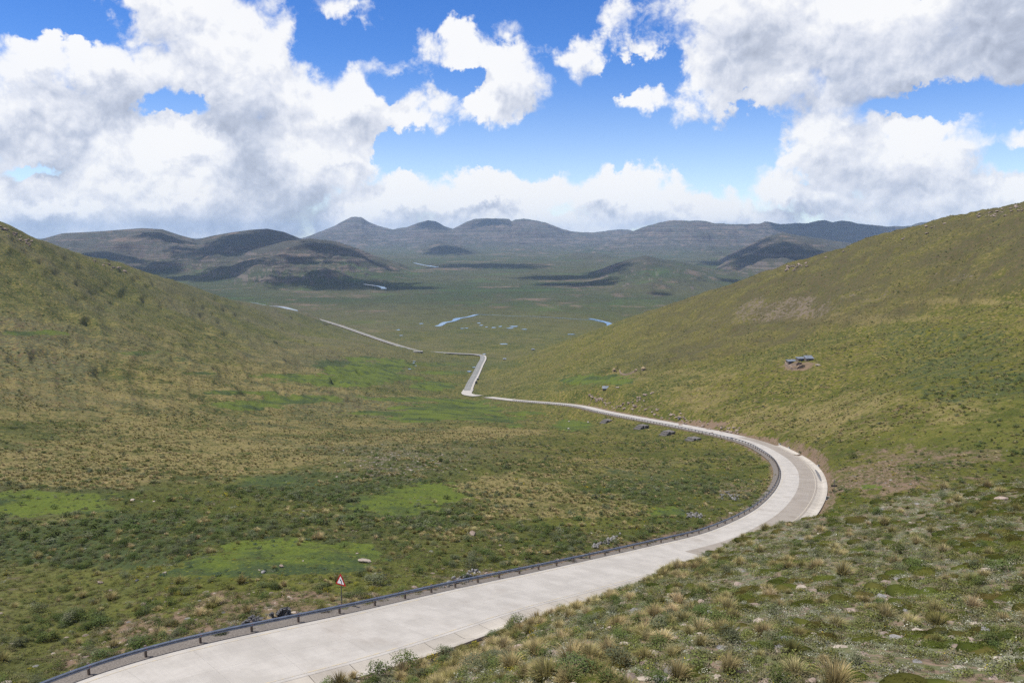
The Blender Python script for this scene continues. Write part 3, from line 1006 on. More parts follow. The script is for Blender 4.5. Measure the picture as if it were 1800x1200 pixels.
def box(b, x0, x1, y0, y1, z0, z1, bevel=0.0, M=None):
    vs_ = [b.verts.new((x, y, z)) for x in (x0, x1) for y in (y0, y1) for z in (z0, z1)]
    fs = [b.faces.new([vs_[i] for i in q]) for q in ((0, 1, 3, 2), (4, 6, 7, 5), (0, 4, 5, 1), (2, 3, 7, 6), (0, 2, 6, 4), (1, 5, 7, 3))]
    if bevel:
        es = list({e for f in fs for e in f.edges})
        r = bmesh.ops.bevel(b, geom=es, offset=bevel, segments=1, affect='EDGES')
        vs_ = list({v for v in r['verts']} | {v for v in vs_ if v.is_valid})
    if M is not None:
        bmesh.ops.transform(b, matrix=M, verts=[v for v in vs_ if v.is_valid])
    return b


def tube(b, p0, p1, r0, r1=None, n=8):
    r1 = r0 if r1 is None else r1
    p0, p1 = Vector(p0), Vector(p1)
    q = (p1 - p0).to_track_quat('Z', 'Y')
    ra = [b.verts.new(p0 + q @ Vector((r0 * math.cos(2 * math.pi * i / n), r0 * math.sin(2 * math.pi * i / n), 0))) for i in range(n)]
    rb = [b.verts.new(p1 + q @ Vector((r1 * math.cos(2 * math.pi * i / n), r1 * math.sin(2 * math.pi * i / n), 0))) for i in range(n)]
    for i in range(n):
        b.faces.new((ra[i], ra[(i + 1) % n], rb[(i + 1) % n], rb[i]))
    b.faces.new(ra[::-1])
    b.faces.new(rb)


def raw_mesh(name, V, Fq, smooth=False, tip=None):
    """mesh from vertex array and list/array of equal-length faces"""
    me = bpy.data.meshes.new(name)
    V = np.asarray(V, np.float32)
    Fq = np.asarray(Fq, np.int32)
    k = Fq.shape[1]
    me.vertices.add(len(V))
    me.vertices.foreach_set('co', V.ravel())
    me.loops.add(Fq.size)
    me.loops.foreach_set('vertex_index', Fq.ravel())
    me.polygons.add(len(Fq))
    me.polygons.foreach_set('loop_start', np.arange(0, Fq.size, k, dtype=np.int32))
    me.polygons.foreach_set('use_smooth', np.full(len(Fq), smooth))
    if tip is not None:
        a = me.attributes.new('tip', 'FLOAT', 'POINT')
        a.data.foreach_set('value', np.asarray(tip, np.float32))
    me.update()
    return me


def gz(x, y):
    return float(ground(np.array([x]), np.array([y]))[0])


# ------------------------------------------------------------------ the road
def concrete_mat(name, c1, c2, rnd=0.022):
    m, T = new_mat(name)
    g = T.node('ShaderNodeNewGeometry')
    P = g.outputs['Position']
    n1 = T.noise(P, 0.35, 6, 0.65)
    n2 = T.noise(P, 3.0, 5, 0.7)
    tc = T.node('ShaderNodeTexCoord')
    at = T.attr('lane')                                   # u across the lane, v along it
    sep = T.node('ShaderNodeSeparateXYZ')
    T.l.new(at.outputs['Vector'], sep.inputs[0])
    cb = T.node('ShaderNodeCombineXYZ')
    T.put(cb.inputs[0], T.math('MULTIPLY', sep.outputs[0], 4.5))
    T.put(cb.inputs[1], T.math('MULTIPLY', sep.outputs[1], 0.05))
    streak = T.noise(cb.outputs[0], 1.0, 5, 0.6)          # tyre marks and sweeping run along the lane
    cb2 = T.node('ShaderNodeCombineXYZ')
    T.put(cb2.inputs[0], T.math('MULTIPLY', sep.outputs[0], 0.25))
    T.put(cb2.inputs[1], T.math('MULTIPLY', sep.outputs[1], 5.0))
    broom = T.noise(cb2.outputs[0], 1.0, 3, 0.6)          # broomed finish across it
    c = T.mix(T.rng(n1, 0.35, 0.65), (*c1, 1), (*c2, 1))
    c = T.mix(T.math('MULTIPLY', T.rng(streak, 0.46, 0.70), 0.30), c, (0.30, 0.28, 0.26, 1))
    c = T.mix(T.math('MULTIPLY', T.rng(n2, 0.60, 0.80), 0.25), c, (0.26, 0.23, 0.20, 1))
    stain = T.math('MULTIPLY', T.rng(T.noise(P, 0.11, 7, 0.7), 0.54, 0.70), 0.35)     # washed-on dirt and old spills
    c = T.mix(stain, c, (0.22, 0.185, 0.15, 1))
    oi = T.node('ShaderNodeObjectInfo')
    f = T.math('MULTIPLY_ADD', oi.outputs['Random'], 2 * rnd, 1 - rnd)
    f = T.math('MULTIPLY', f, T.math('MULTIPLY_ADD', broom, 0.16, 0.92))
    hs = T.node('ShaderNodeHueSaturation')
    T.put(hs.inputs['Value'], f)
    T.put(hs.inputs['Color'], c)
    principled(T, hs.outputs[0], 0.9, 0.25, normal=bump(T, broom, 0.15, 0.02))
    return m


M_CONC = concrete_mat('pale_concrete', (0.335, 0.312, 0.278), (0.400, 0.374, 0.336))
M_CONC2 = concrete_mat('worn_concrete', (0.225, 0.195, 0.160), (0.270, 0.238, 0.200))
M_DRAIN = concrete_mat('drain_concrete', (0.355, 0.32, 0.268), (0.405, 0.368, 0.313), 0.08)


def lane_attr(me, uv):
    a = me.attributes.new('lane', 'FLOAT_VECTOR', 'POINT')
    a.data.foreach_set('vector', np.asarray(uv, np.float32).ravel())


def slab_mesh(i0, i1, prof, gap=0.012, bottom=0.32):
    """slab between stations i0 and i1 of the rail line; prof = [(offset, height)] across it"""
    S = np.arange(i0, i1 + 1)
    base = rail_l[S].copy()
    n = rail_n[S]
    d = np.gradient(rail_l, axis=0)[S]
    base[0] += d[0] * gap
    base[-1] -= d[-1] * gap
    m = len(prof)
    V, uv = [], []
    for k, s in enumerate(S):
        for o, h in prof:
            V.append((base[k, 0] + n[k, 0] * o, base[k, 1] + n[k, 1] * o, base[k, 2] + h))
            uv.append((o, float(s), 0))
    nt = len(V)
    for k, s in enumerate(S):
        for o, h in (prof[0], prof[-1]):
            V.append((base[k, 0] + n[k, 0] * o, base[k, 1] + n[k, 1] * o, base[k, 2] + h - bottom))
            uv.append((o, float(s), 0))
    F = []
    for k in range(len(S) - 1):
        for j in range(m - 1):
            F.append((k * m + j, k * m + j + 1, (k + 1) * m + j + 1, (k + 1) * m + j))
        F.append((nt + k * 2, k * m, (k + 1) * m, nt + k * 2 + 2))
        F.append((k * m + m - 1, nt + k * 2 + 1, nt + k * 2 + 3, (k + 1) * m + m - 1))
    me = raw_mesh('slab', V, F)
    lane_attr(me, uv)
    return me


road = bpy.data.objects.new('road', None)
COL.objects.link(road)
road['kind'] = 'structure'
SLAB_END = int(np.argmin(np.abs(rail_l[:, 1] - 330)))
CURVE0 = int(np.argmin(np.abs(rail_l[:, 1] - 116)))
CURVE1 = int(np.argmin(np.abs(rail_l[:, 1] - 318)))
DRAIN_END = int(np.argmin(np.abs(rail_l[:, 1] - 292)))
for i in range(0, SLAB_END, 5):
    j = min(i + 5, SLAB_END)
    obj('slab', slab_mesh(i, j, [(PAVE0, 0.0), (PAVEM - 0.003, 0.03)], 0.003), M_CONC, road)
    obj('slab', slab_mesh(i, j, [(PAVEM + 0.003, 0.03), (PAVE1 - 0.006, 0.0)], 0.003), M_CONC2 if CURVE0 <= i < CURVE1 else M_CONC, road)
lane_far = slab_mesh(SLAB_END, len(rail_l) - 1, [(PAVE0, 0.0), (PAVEM, 0.03), (PAVE1, 0.0)], 0)
obj('lane', lane_far, M_CONC, road)
drain = bpy.data.objects.new('drain_channel', None)
COL.objects.link(drain)
drain['kind'] = 'structure'
for k, i in enumerate(range(0, DRAIN_END, 3)):
    if CURVE1 - 60 < i < CURVE1 - 54: continue
    obj('slab', slab_mesh(i, min(i + 3, DRAIN_END), [(PAVE1 + 0.006, -0.01), (PAVE1 + 0.8, -0.16), (PAVE1 + 1.15, -0.18), (DRAIN1 - 0.3, 0.06), (DRAIN1, 0.08)], 0.02), M_DRAIN, drain)


def strip(name, L, n, a, b, dz, mat, i0=0, i1=None, parent=None, crown=0.0):
    L, n = L[i0:i1], n[i0:i1]
    rows = []
    offs = (a, (a + b) / 2, b) if crown else (a, b)
    for k, o in enumerate(offs):
        z = dz if np.isscalar(dz) else dz[k]
        rows.append(off(L, n, o, z + (crown if k == 1 and crown else 0)))
    A = np.stack(rows, 1)
    me = mesh_grid(name, A[..., 0], A[..., 1], A[..., 2])
    uv = np.zeros((A.shape[0], A.shape[1], 3))
    uv[..., 0] = np.array(offs)[None, :]
    uv[..., 1] = np.arange(len(L))[:, None]
    lane_attr(me, uv.reshape(-1, 3))
    return obj(name, me, mat, parent)


def paint_mat(name, col, keep):
    m, T = new_mat(name)
    g = T.node('ShaderNodeNewGeometry')
    n = T.noise(g.outputs['Position'], 1.3, 5, 0.7)
    principled(T, T.mix(T.math('MULTIPLY', T.rng(n, 0.40, 0.62), keep), (0.37, 0.345, 0.31, 1), (*col, 1)), 0.9, 0.2)
    return m


M_LINE = paint_mat('worn_yellow_paint', (0.50, 0.40, 0.22), 0.55)
strip('edge_line', rail_l, rail_n, PAVE1 - 0.50, PAVE1 - 0.37, 0.014, M_LINE, 0, SLAB_END, road)
strip('edge_line', rail_l, rail_n, PAVE0 + 0.45, PAVE0 + 0.57, 0.014, M_LINE, 0, SLAB_END, road)
M_GRAV = simple_mat('road_gravel', (0.10, 0.088, 0.078), (0.20, 0.178, 0.155), 9.0, 0.95, 0.1, bmp=0.6, bdist=0.04, detail=8)
sh = strip('shoulder', rail_l, rail_n, -1.3, PAVE0, (-0.16, -0.02), M_GRAV)
sh['kind'] = 'structure'

# asphalt on the long leg below, with its pale concrete channel and worn centre line
far_n = normals2(far_l)
f0 = int(np.argmin(np.abs(far_l[:, 1] - 842)))
M_ASPH = simple_mat('grey_asphalt', (0.165, 0.165, 0.155), (0.20, 0.198, 0.185), 0.05, 0.9, 0.2)
M_WHITE = simple_mat('worn_white_paint', (0.42, 0.41, 0.38), (0.55, 0.54, 0.50), 0.3, 0.8, 0.2)
hair = int(np.argmin(np.abs(far_l[:, 1] - 1262)))
far_l[:, 2] += 1.1 * sstep(1150, 1300, far_l[:, 1])
far_road = strip('asphalt_road', far_l, far_n, -3.6, 3.1, 0.25, M_ASPH, f0, None, None, 0.05)
far_road['kind'] = 'structure'
strip('junction_apron', far_l, far_n, -4.2, 6.0, 0.20, M_CONC, max(f0 - 14, 0), f0 + 3)['kind'] = 'structure'
strip('drain_channel', far_l, far_n, 3.2, 5.4, (0.26, 0.32), M_CONC, f0, hair + 4)['kind'] = 'structure'
M_TAN = simple_mat('pale_verge_gravel', (0.30, 0.25, 0.20), (0.38, 0.33, 0.27), 0.1)
strip('road_verge', far_l, far_n, -5.0, 4.6, 0.12, M_TAN, hair + 2, None)['kind'] = 'structure'
k = f0 + 4
while k < hair - 4:
    strip('centre_line', far_l, far_n, -0.35, -0.1, 0.315, M_WHITE, k, k + 2, far_road)
    k += 3

# the two guard rails
PROF = [(0.0, 0.0), (0.018, 0.022), (0.070, 0.062), (0.082, 0.095), (0.070, 0.122), (0.022, 0.150), (0.012, 0.157), (0.022, 0.164), (0.070, 0.192), (0.082, 0.220), (0.070, 0.250), (0.018, 0.292), (0.0, 0.312)]
M_STEEL = simple_mat('galvanised_steel', (0.20, 0.225, 0.27), (0.28, 0.31, 0.36), 1.5, 0.40, 0.5, 0.6)
M_POST = simple_mat('weathered_timber', (0.095, 0.072, 0.058), (0.15, 0.12, 0.10), 6.0, 0.9, 0.2)
M_REFL = simple_mat('red_reflector', (0.42, 0.03, 0.025), None, rough=0.35, spec=0.6)
b = bmesh.new()
box(b, -0.085, 0.085, -0.075, 0.075, -0.45, 0.80, 0.012)
me_post = bpy.data.meshes.new('post'); b.to_mesh(me_post); b.free()
b = bmesh.new()
box(b, 0.087, 0.175, -0.075, 0.075, 0.44, 0.76, 0.01)
me_block = bpy.data.meshes.new('block'); b.to_mesh(me_block); b.free()
b = bmesh.new()
box(b, 0.205, 0.225, -0.05, 0.05, 0.575, 0.635, 0.006)
me_ref = bpy.data.meshes.new('reflector'); b.to_mesh(me_ref); b.free()


def guard_rail(i0, i1, shift_, label, step=4):
    mid = rail_l[i0]
    root = thing('guard_rail', label, 'guard rail', (float(mid[0]), float(mid[1]), float(mid[2])))
    L = off(rail_l, rail_n, shift_, 0.0)[i0:i1]
    n = rail_n[i0:i1]
    rows = []
    for o, h in PROF:
        rows.append(np.concatenate([L[:, :2] + n * (0.172 + o), L[:, 2:] + 0.44 + h], 1))
    A = np.stack(rows, 1) - mid
    bm_ = mesh_grid('beam', A[..., 0], A[..., 1], A[..., 2])
    for p in bm_.polygons: p.use_smooth = False
    ob = obj('beam', bm_, M_STEEL, root)
    sol = ob.modifiers.new('thick', 'SOLIDIFY')
    sol.thickness = 0.006
    d = np.gradient(L[:, :2], axis=0)
    for kk_ in range(2, len(L), step):
        ang = math.atan2(n[kk_, 1], n[kk_, 0])
        p = obj('post', me_post, M_POST, root, Vector(L[kk_] - mid), (0, 0, ang))
        obj('block', me_block, M_POST, p)
        if L[kk_, 1] < 330: obj('reflector', me_ref, M_REFL, p)
    return root


G_BREAK = int(np.argmin(np.abs(rail_l[:, 1] - 316)))
guard_rail(0, G_BREAK, 0.0, 'long grey steel guard rail on brown posts along the near road and round the bend')
guard_rail(G_BREAK - 6, len(rail_l) - 90, -0.55, 'farther steel guard rail along the straight white road that runs down beyond the bend')

# wet silt lying in the channel of the bend
M_SILT = simple_mat('wet_silt', (0.10, 0.095, 0.09), (0.17, 0.16, 0.15), 1.2, 0.6, 0.4)
i_a = int(np.argmin(np.abs(rail_l[:, 1] - 206)))
si = bpy.data.objects.new('silt', None)
V, F = [], []
for k in range(0, 24):
    n_, p_ = rail_n[i_a + k], rail_l[i_a + k]
    w_ = 0.16 + 0.30 * math.sin(math.pi * (k + 1) / 25) + 0.06 * math.sin(k * 1.7)
    for o in (PAVE1 + 0.95 - w_, PAVE1 + 0.97, PAVE1 + 1.0 + w_ * 0.5):
        h = np.interp(o - PAVE1, [0, 0.8, 1.15, 1.9, 2.2], [-0.01, -0.16, -0.18, 0.06, 0.08]) + 0.012
        V.append((p_[0] + n_[0] * o, p_[1] + n_[1] * o, p_[2] + h))
for k in range(23):
    for j in range(2):
        F.append((k * 3 + j, k * 3 + j + 1, k * 3 + j + 4, k * 3 + j + 3))
silt = obj('silt', raw_mesh('silt', V, F), M_SILT)
silt['kind'] = 'stuff'

# ------------------------------------------------------------------ road furniture
M_CASTC = simple_mat('grey_concrete', (0.30, 0.285, 0.265), (0.38, 0.36, 0.33), 3.0)
M_DARK = simple_mat('dark_iron_and_shade', (0.035, 0.036, 0.040), (0.06, 0.06, 0.06), 3.0, 0.6, 0.4, 0.3)
M_POLE = simple_mat('grey_pole', (0.10, 0.105, 0.11), (0.15, 0.15, 0.155), 3.0, 0.55, 0.4, 0.4)
M_WOOD = simple_mat('brown_marker_wood', (0.10, 0.075, 0.06), (0.15, 0.12, 0.09), 5.0)


def tri_prism(b, pts, y0, y1):
    f0 = [b.verts.new((x, y0, z)) for x, z in pts]
    f1 = [b.verts.new((x, y1, z)) for x, z in pts]
    b.faces.new(f0)
    b.faces.new(f1[::-1])
    n = len(pts)
    for i in range(n):
        b.faces.new((f0[i], f1[i], f1[(i + 1) % n], f0[(i + 1) % n]))


def tri(s, r, cz):
    """corners of an upright triangle of side s, corner cut r"""
    h = s * math.sqrt(3) / 2
    C = [(-s / 2, cz - h / 3), (s / 2, cz - h / 3), (0, cz + 2 * h / 3)]
    out = []
    for i in range(3):
        p, q, n = Vector(C[i]), Vector(C[i - 1]), Vector(C[(i + 1) % 3])
        out += [tuple(p + (q - p).normalized() * r), tuple(p + (n - p).normalized() * r)]
    return out


sp_ = place(600, 1069, 70.6)
szg = gz(sp_[0], sp_[1])
top = place(600, 1008, 70.6)[2]
sign = thing('warning_sign', 'red-bordered white triangular warning sign with black left curve arrow on a thin post', 'road sign', (sp_[0], sp_[1], szg), R(-32))
H = top - szg
b = bmesh.new()
tube(b, (0, 0.06, -0.4), (0, 0.06, H - 0.25), 0.038, n=10)
obj('post', b, M_POLE, sign)
M_RED = simple_mat('red_sign_face', (0.42, 0.012, 0.015), (0.36, 0.012, 0.015), 4.0, 0.4, 0.5)
M_SW = simple_mat('white_sign_face', (0.78, 0.78, 0.78), (0.72, 0.72, 0.73), 4.0, 0.4, 0.5)
M_BLK = simple_mat('black_sign_paint', (0.015, 0.015, 0.015), None, rough=0.5)
S_ = 1.22
cz_ = H - 2 / 3 * S_ * math.sqrt(3) / 2 + 0.04
b = bmesh.new(); tri_prism(b, tri(S_, 0.05, cz_), 0.0, 0.02)
plate = obj('plate', b, M_RED, sign)
b = bmesh.new(); tri_prism(b, tri(S_ * 0.66, 0.01, cz_), -0.006, -0.001)
obj('face', b, M_SW, plate)
ar = []
cl_ = [(0.11, -0.20), (0.11, -0.10), (0.10, -0.02), (0.06, 0.05), (0.0, 0.115)]
wd = 0.034
Lp, Rp = [], []
for i, (x, z) in enumerate(cl_):
    a_ = Vector(cl_[max(i - 1, 0)]); c_ = Vector(cl_[min(i + 1, len(cl_) - 1)])
    t_ = (c_ - a_).normalized()
    nrm = Vector((-t_.y, t_.x))
    Lp.append((x + nrm.x * wd, z + cz_ + nrm.y * wd)); Rp.append((x - nrm.x * wd, z + cz_ - nrm.y * wd))
b = bmesh.new()
for i in range(len(cl_) - 1):
    tri_prism(b, [Lp[i], Lp[i + 1], Rp[i + 1], Rp[i]], -0.012, -0.0075)
t_ = (Vector(cl_[-1]) - Vector(cl_[-2])).normalized(); nrm = Vector((-t_.y, t_.x)); e_ = Vector((cl_[-1][0], cl_[-1][1] + cz_))
tri_prism(b, [tuple(e_ + nrm * 0.085 - t_ * 0.02), tuple(e_ + t_ * 0.12), tuple(e_ - nrm * 0.085 - t_ * 0.02)], -0.0125, -0.0075)
bmesh.ops.recalc_face_normals(b, faces=b.faces)
obj('arrow', b, M_BLK, plate)


def at_rail(s, o, dz=0.0):
    return (float(rail_l[s, 0] + rail_n[s, 0] * o), float(rail_l[s, 1] + rail_n[s, 1] * o), float(rail_l[s, 2] + dz))


def near_station(u, v, o):
    q = off(rail_l, rail_n, o)
    U, V_ = seen(q)
    return int(np.argmin(np.where(q[:, 1] < 420, np.hypot(U - u, V_ - v), 1e9)))


def inlet(u, v, label, L=2.2, Wd=1.1):
    s = near_station(u, v, DRAIN1 + 0.8)
    ang = math.atan2(rail_n[s, 1], rail_n[s, 0])
    t = thing('drain_inlet', label, 'drain inlet', at_rail(s, DRAIN1 + 0.75, 0.02), ang, 'concrete drain inlets beside the bend')
    b = bmesh.new()                                         # four walls round an open pit
    for q in ((-Wd / 2, Wd / 2, -L / 2, -L / 2 + 0.14), (-Wd / 2, Wd / 2, L / 2 - 0.14, L / 2), (-Wd / 2, -Wd / 2 + 0.14, -L / 2 + 0.142, L / 2 - 0.142), (Wd / 2 - 0.14, Wd / 2, -L / 2 + 0.142, L / 2 - 0.142)):
        box(b, *q, -0.9, 0.22, 0.012)
    obj('pit_wall', b, M_CASTC, t)
    b = bmesh.new(); box(b, -Wd / 2 + 0.15, Wd / 2 - 0.15, -L / 2 + 0.15, L / 2 - 0.15, -0.9, -0.6)
    obj('floor', b, M_DARK, t)
    for k in range(9):
        b = bmesh.new()
        yy = -L / 2 + 0.24 + k * (L - 0.48) / 8
        box(b, -Wd / 2 + 0.142, Wd / 2 - 0.142, yy - 0.05, yy + 0.05, 0.12, 0.20)
        obj('bar', b, M_DARK, t)
    return t


inlet(1449, 875, 'dark grated drain inlet beside the bend below the post with a crossboard', 3.0, 1.7)
inlet(1437, 826, 'dark grated drain inlet at the middle of the outer edge of the bend', 2.6, 1.6)
inlet(1387, 795, 'drain inlet at the far end of the outer drain channel of the bend', 2.6, 1.4)
inlet(1369, 790, 'smallest drain inlet, just past the far end of the outer channel', 2.0, 1.3)


def marker(u, v, h, label, board=False, o=DRAIN1 + 0.4):
    s = near_station(u, v, o)
    x, y, z = at_rail(s, o)
    z = gz(x, y)
    t = thing('marker_post', label, 'post', (x, y, z), 0.0, 'marker posts on the outer edge of the bend')
    b = bmesh.new(); tube(b, (0, 0, -0.3), (0, 0, h), 0.07 if not board else 0.06, n=8)
    obj('shaft', b, M_WOOD if not board else M_POLE, t)
    b = bmesh.new(); tube(b, (0, 0, h), (0, 0, h + 0.06), 0.075, 0.03, n=8)
    obj('cap', b, M_DARK, t)
    if board:
        b = bmesh.new(); box(b, -0.68, 0.62, -0.10, -0.065, h * 0.52, h * 0.52 + 0.34, 0.01)
        obj('board', b, M_DARK, t)
    return t


marker(1411, 917, 1.35, 'short brown wooden marker post standing in the drain at the near end of the bend', False, DRAIN1 - 0.4)
marker(1451, 873, 2.9, 'tall thin post with a dark crossboard beside the drain inlet on the bend', True, DRAIN1 + 1.5)
marker(1431, 822, 0.9, 'short post beside the middle drain inlet of the bend')
marker(1378, 789, 1.4, 'thin marker post at the far end of the outer channel, nearest the inlet')
marker(1366, 785, 1.2, 'thin marker post just beyond the outer channel of the bend', False, DRAIN1 + 1.2)
marker(1360, 783, 1.2, 'farthest of the thin marker posts beyond the bend', False, DRAIN1 + 1.8)

# gabion steps below the far guard rail
M_GAB = simple_mat('gabion_stone', (0.085, 0.078, 0.074), (0.18, 0.168, 0.155), 3.2, 0.95, 0.1, bmp=0.9, bdist=0.15, detail=3)


def gabion(u, v, label, n=3, rz=0.5):
    p = on_ground(u, v)
    t = thing('gabion_steps', label, 'gabion', (p[0], p[1], p[2] + 0.05), rz, 'stepped stone gabions below the guard rail')
    for k in range(n):
        b = bmesh.new()
        box(b, -1.9 + 0.1 * k, 1.9 - 0.1 * k, -0.9 + 1.1 * k, 0.18 + 1.1 * k, -1.2, 0.45 + 0.62 * k, 0.05)
        bmesh.ops.subdivide_edges(b, edges=b.edges, cuts=2, use_grid_fill=True)
        for vtx in b.verts:
            vtx.co += Vector((random.uniform(-.05, .05), random.uniform(-.03, .03), random.uniform(-.05, .05)))
        obj('basket', b, M_GAB, t)
    b = bmesh.new()
    box(b, -1.7, 2.3, -0.9 + 1.1 * n + 0.02, 1.1 * n + 1.6, -1.0, 0.38 + 0.62 * (n - 1))
    bmesh.ops.subdivide_edges(b, edges=b.edges, cuts=3, use_grid_fill=True)
    for vtx in b.verts:
        vtx.co += Vector((random.uniform(-.1, .1), random.uniform(-.1, .1), random.uniform(-.08, .08)))
    obj('stone_apron', b, M_GAB, t)


gabion(1060, 744, 'stepped stone gabion below the road nearest the small green meadow', 3, -0.95)
gabion(1121, 755, 'stepped stone gabion with a pale stone apron, second along from the green meadow', 3, -0.95)
gabion(1166, 766, 'broad stepped stone gabion third along from the green meadow', 3, -0.95)
gabion(1213, 775, 'stepped stone gabion closest to the bend of the road', 2, -0.95)

# culvert under the valley road
p = on_ground(735, 620)
t = thing('culvert', 'small concrete box culvert carrying the distant road over the stream', 'culvert', tuple(p), R(8))
b = bmesh.new()
for k in range(4):
    box(b, -6.5 + k * 4.2, -6.0 + k * 4.2, -1.0, 5, -2, 1.5)
box(b, -6.5, 6.6, -1.0, 5, 1.51, 2.0)
obj('frame', b, M_CASTC, t)
for k in range(3):
    b = bmesh.new(); box(b, -5.98 + k * 4.2, -2.32 + k * 4.2, -0.2, 4, -2, 1.49)
    obj('opening', b, M_DARK, t)  # dark blocks fill the openings, their colour standing for the shade inside
for (u, v, lab) in ((838, 666, 'dark box inlet beside the lower asphalt road, the farther of two'), (842.5, 675, 'dark box inlet beside the lower asphalt road, the nearer of two')):
    U_, V_ = seen(off(far_l, far_n, 6.4))
    s = int(np.argmin(np.hypot(U_ - u, V_ - v)))
    q = off(far_l, far_n, 6.4)[s]
    t = thing('roadside_inlet', lab, 'drain inlet', (q[0], q[1], gz(q[0], q[1])), R(10), 'dark inlets beside the lower road')
    b = bmesh.new(); box(b, -1.1, 1.1, -0.9, 0.9, -1, 1.7, 0.05)
    obj('housing', b, M_DARK, t)
    b = bmesh.new(); box(b, -1.25, 1.25, -1.05, 1.05, 1.72, 1.9, 0.03)
    obj('lid', b, M_CASTC if v < 670 else M_DARK, t)

# ------------------------------------------------------------------ farmsteads
M_STONEW = simple_mat('dry_stone', (0.16, 0.115, 0.085), (0.27, 0.21, 0.16), 1.2, 0.95, 0.1, bmp=0.8, bdist=0.2)
M_IRON = simple_mat('sheet_iron_roof', (0.19, 0.21, 0.235), (0.27, 0.29, 0.31), 0.6, 0.45, 0.5, 0.5)
M_WALLD = simple_mat('mud_wall', (0.10, 0.085, 0.075), (0.16, 0.13, 0.11), 1.0)
M_BLUE = simple_mat('blue_door_paint', (0.03, 0.06, 0.16), (0.05, 0.08, 0.18), 1.0)
M_THATCH = simple_mat('old_thatch', (0.20, 0.15, 0.09), (0.30, 0.23, 0.14), 2.0, 0.95, 0.1, bmp=0.5)


def wall_run(P, h, w, seed, closed=False):
    """dry stone wall along ground points P: uneven crest, battered sides"""
    r = random.Random(seed)
    Q = []
    for a, c in zip(P[:-1], P[1:]):
        n = max(2, int(math.dist(a, c) / 0.9))
        for k in range(n): Q.append((a[0] + (c[0] - a[0]) * k / n, a[1] + (c[1] - a[1]) * k / n))
    Q.append(P[-1])
    V, F = [], []
    for i, q in enumerate(Q):
        a, c = Q[max(i - 1, 0)], Q[min(i + 1, len(Q) - 1)]
        d = Vector((c[0] - a[0], c[1] - a[1])).normalized()
        n = (d.y, -d.x)
        z = gz(*q)
        hh = h * r.uniform(0.7, 1.1)
        for o, dz in ((-w * .6, -0.5), (-w * .45 + r.uniform(-.08, .08), hh * .9), (w * .45 + r.uniform(-.08, .08), hh), (w * .6, -0.5)):
            V.append((q[0] + n[0] * o, q[1] + n[1] * o, z + dz))
    for i in range(len(Q) - 1):
        for j in range(3):
            F.append((i * 4 + j, i * 4 + j + 1, i * 4 + j + 5, i * 4 + j + 4))
    F.append((0, 3, 2, 1)); k = (len(Q) - 1) * 4; F.append((k, k + 1, k + 2, k + 3))
    return raw_mesh('wall', V, F)


def gpts(L):
    return [tuple(on_ground(u, v)[:2]) for u, v in L]


kr = thing('stone_kraal', 'roofless dry-stone livestock enclosure on the right hillside in front of the long iron-roofed sheds', 'stone enclosure')
for i, L in enumerate(([(1381, 640), (1383, 644.5), (1388, 646), (1392, 650.5)], [(1392, 650.5), (1401, 649), (1414, 646)], [(1391, 644.5), (1400, 643), (1408, 641)])):
    obj('wall', wall_run(gpts(L), 1.4, 0.9, i), M_STONEW, kr)


def shed(u, v, L, D, h, rz, label, slope=0.25, doors=1, door_mat=None, roof_mat=None, cat='shed', group=None):
    p = on_ground(u, v)
    t = thing('shed', label, cat, (p[0], p[1], p[2] - 0.3), rz, group)
    b = bmesh.new()
    q = [(-L / 2, -D / 2), (L / 2, -D / 2), (L / 2, D / 2), (-L / 2, D / 2)]
    lo = [b.verts.new((x, y, -0.8)) for x, y in q]
    hi = [b.verts.new((x, y, h + slope * (y / D + .5) * D)) for x, y in q]
    for i in range(4): b.faces.new((lo[i], lo[(i + 1) % 4], hi[(i + 1) % 4], hi[i]))
    b.faces.new(hi)
    obj('wall', b, M_WALLD, t)
    b = bmesh.new()
    e = 0.35
    n = 14
    rows = []
    for i in range(n + 1):
        x = -L / 2 - e + (L + 2 * e) * i / n
        cz = 0.05 if i % 2 else 0.0
        rows.append([b.verts.new((x, y, h + 0.1 + cz + dz + slope * (y / D + .5) * D)) for y, dz in ((-D / 2 - e, 0), (D / 2 + e, 0), (D / 2 + e, -0.07), (-D / 2 - e, -0.07))])
    for i in range(n):
        for j in range(4):
            b.faces.new((rows[i][j], rows[i][(j + 1) % 4], rows[i + 1][(j + 1) % 4], rows[i + 1][j]))
    b.faces.new(rows[0]); b.faces.new(rows[-1][::-1])
    obj('roof', b, roof_mat or M_IRON, t)
    for k in range(doors):
        x = -L / 2 + L * (k + 0.5) / doors
        b = bmesh.new(); box(b, x - 0.45, x + 0.45, -D / 2 - 0.06, -D / 2 - 0.005, -0.3, h - 0.25)
        obj('door', b, door_mat or M_DARK, t)
    return t


G_S = 'iron-roofed sheds on the right hillside'
shed(1391, 638.3, 5.0, 2.2, 1.3, R(18), 'lowest and longest iron-roofed shed at the downhill end of the stone enclosure', 0.22, 2, M_BLUE, group=G_S)
shed(1407, 634.5, 4.0, 2.2, 1.5, R(18), 'middle iron-roofed shed with blue door between the long low shed and the bright hut', 0.2, 1, M_BLUE, group=G_S)
shed(1421.5, 633.8, 3.8, 2.8, 1.5, R(6), 'bright iron-roofed hut at the uphill end of the row of sheds', 0.34, 1, group=G_S)
shed(1065, 686, 4.4, 2.8, 1.6, R(-4), 'small lone hut with pale iron roof on the slope above the straight road', 0.36, 1)
shed(937, 616, 4.6, 3.0, 1.7, R(20), 'tiny distant iron-roofed hut on the slope right of the sharp road corner', 0.3, 1)
shed(887, 632.5, 4.0, 3.0, 1.6, R(0), 'tiny hut with pale wall just right of the top of the asphalt leg', 0.3, 1)

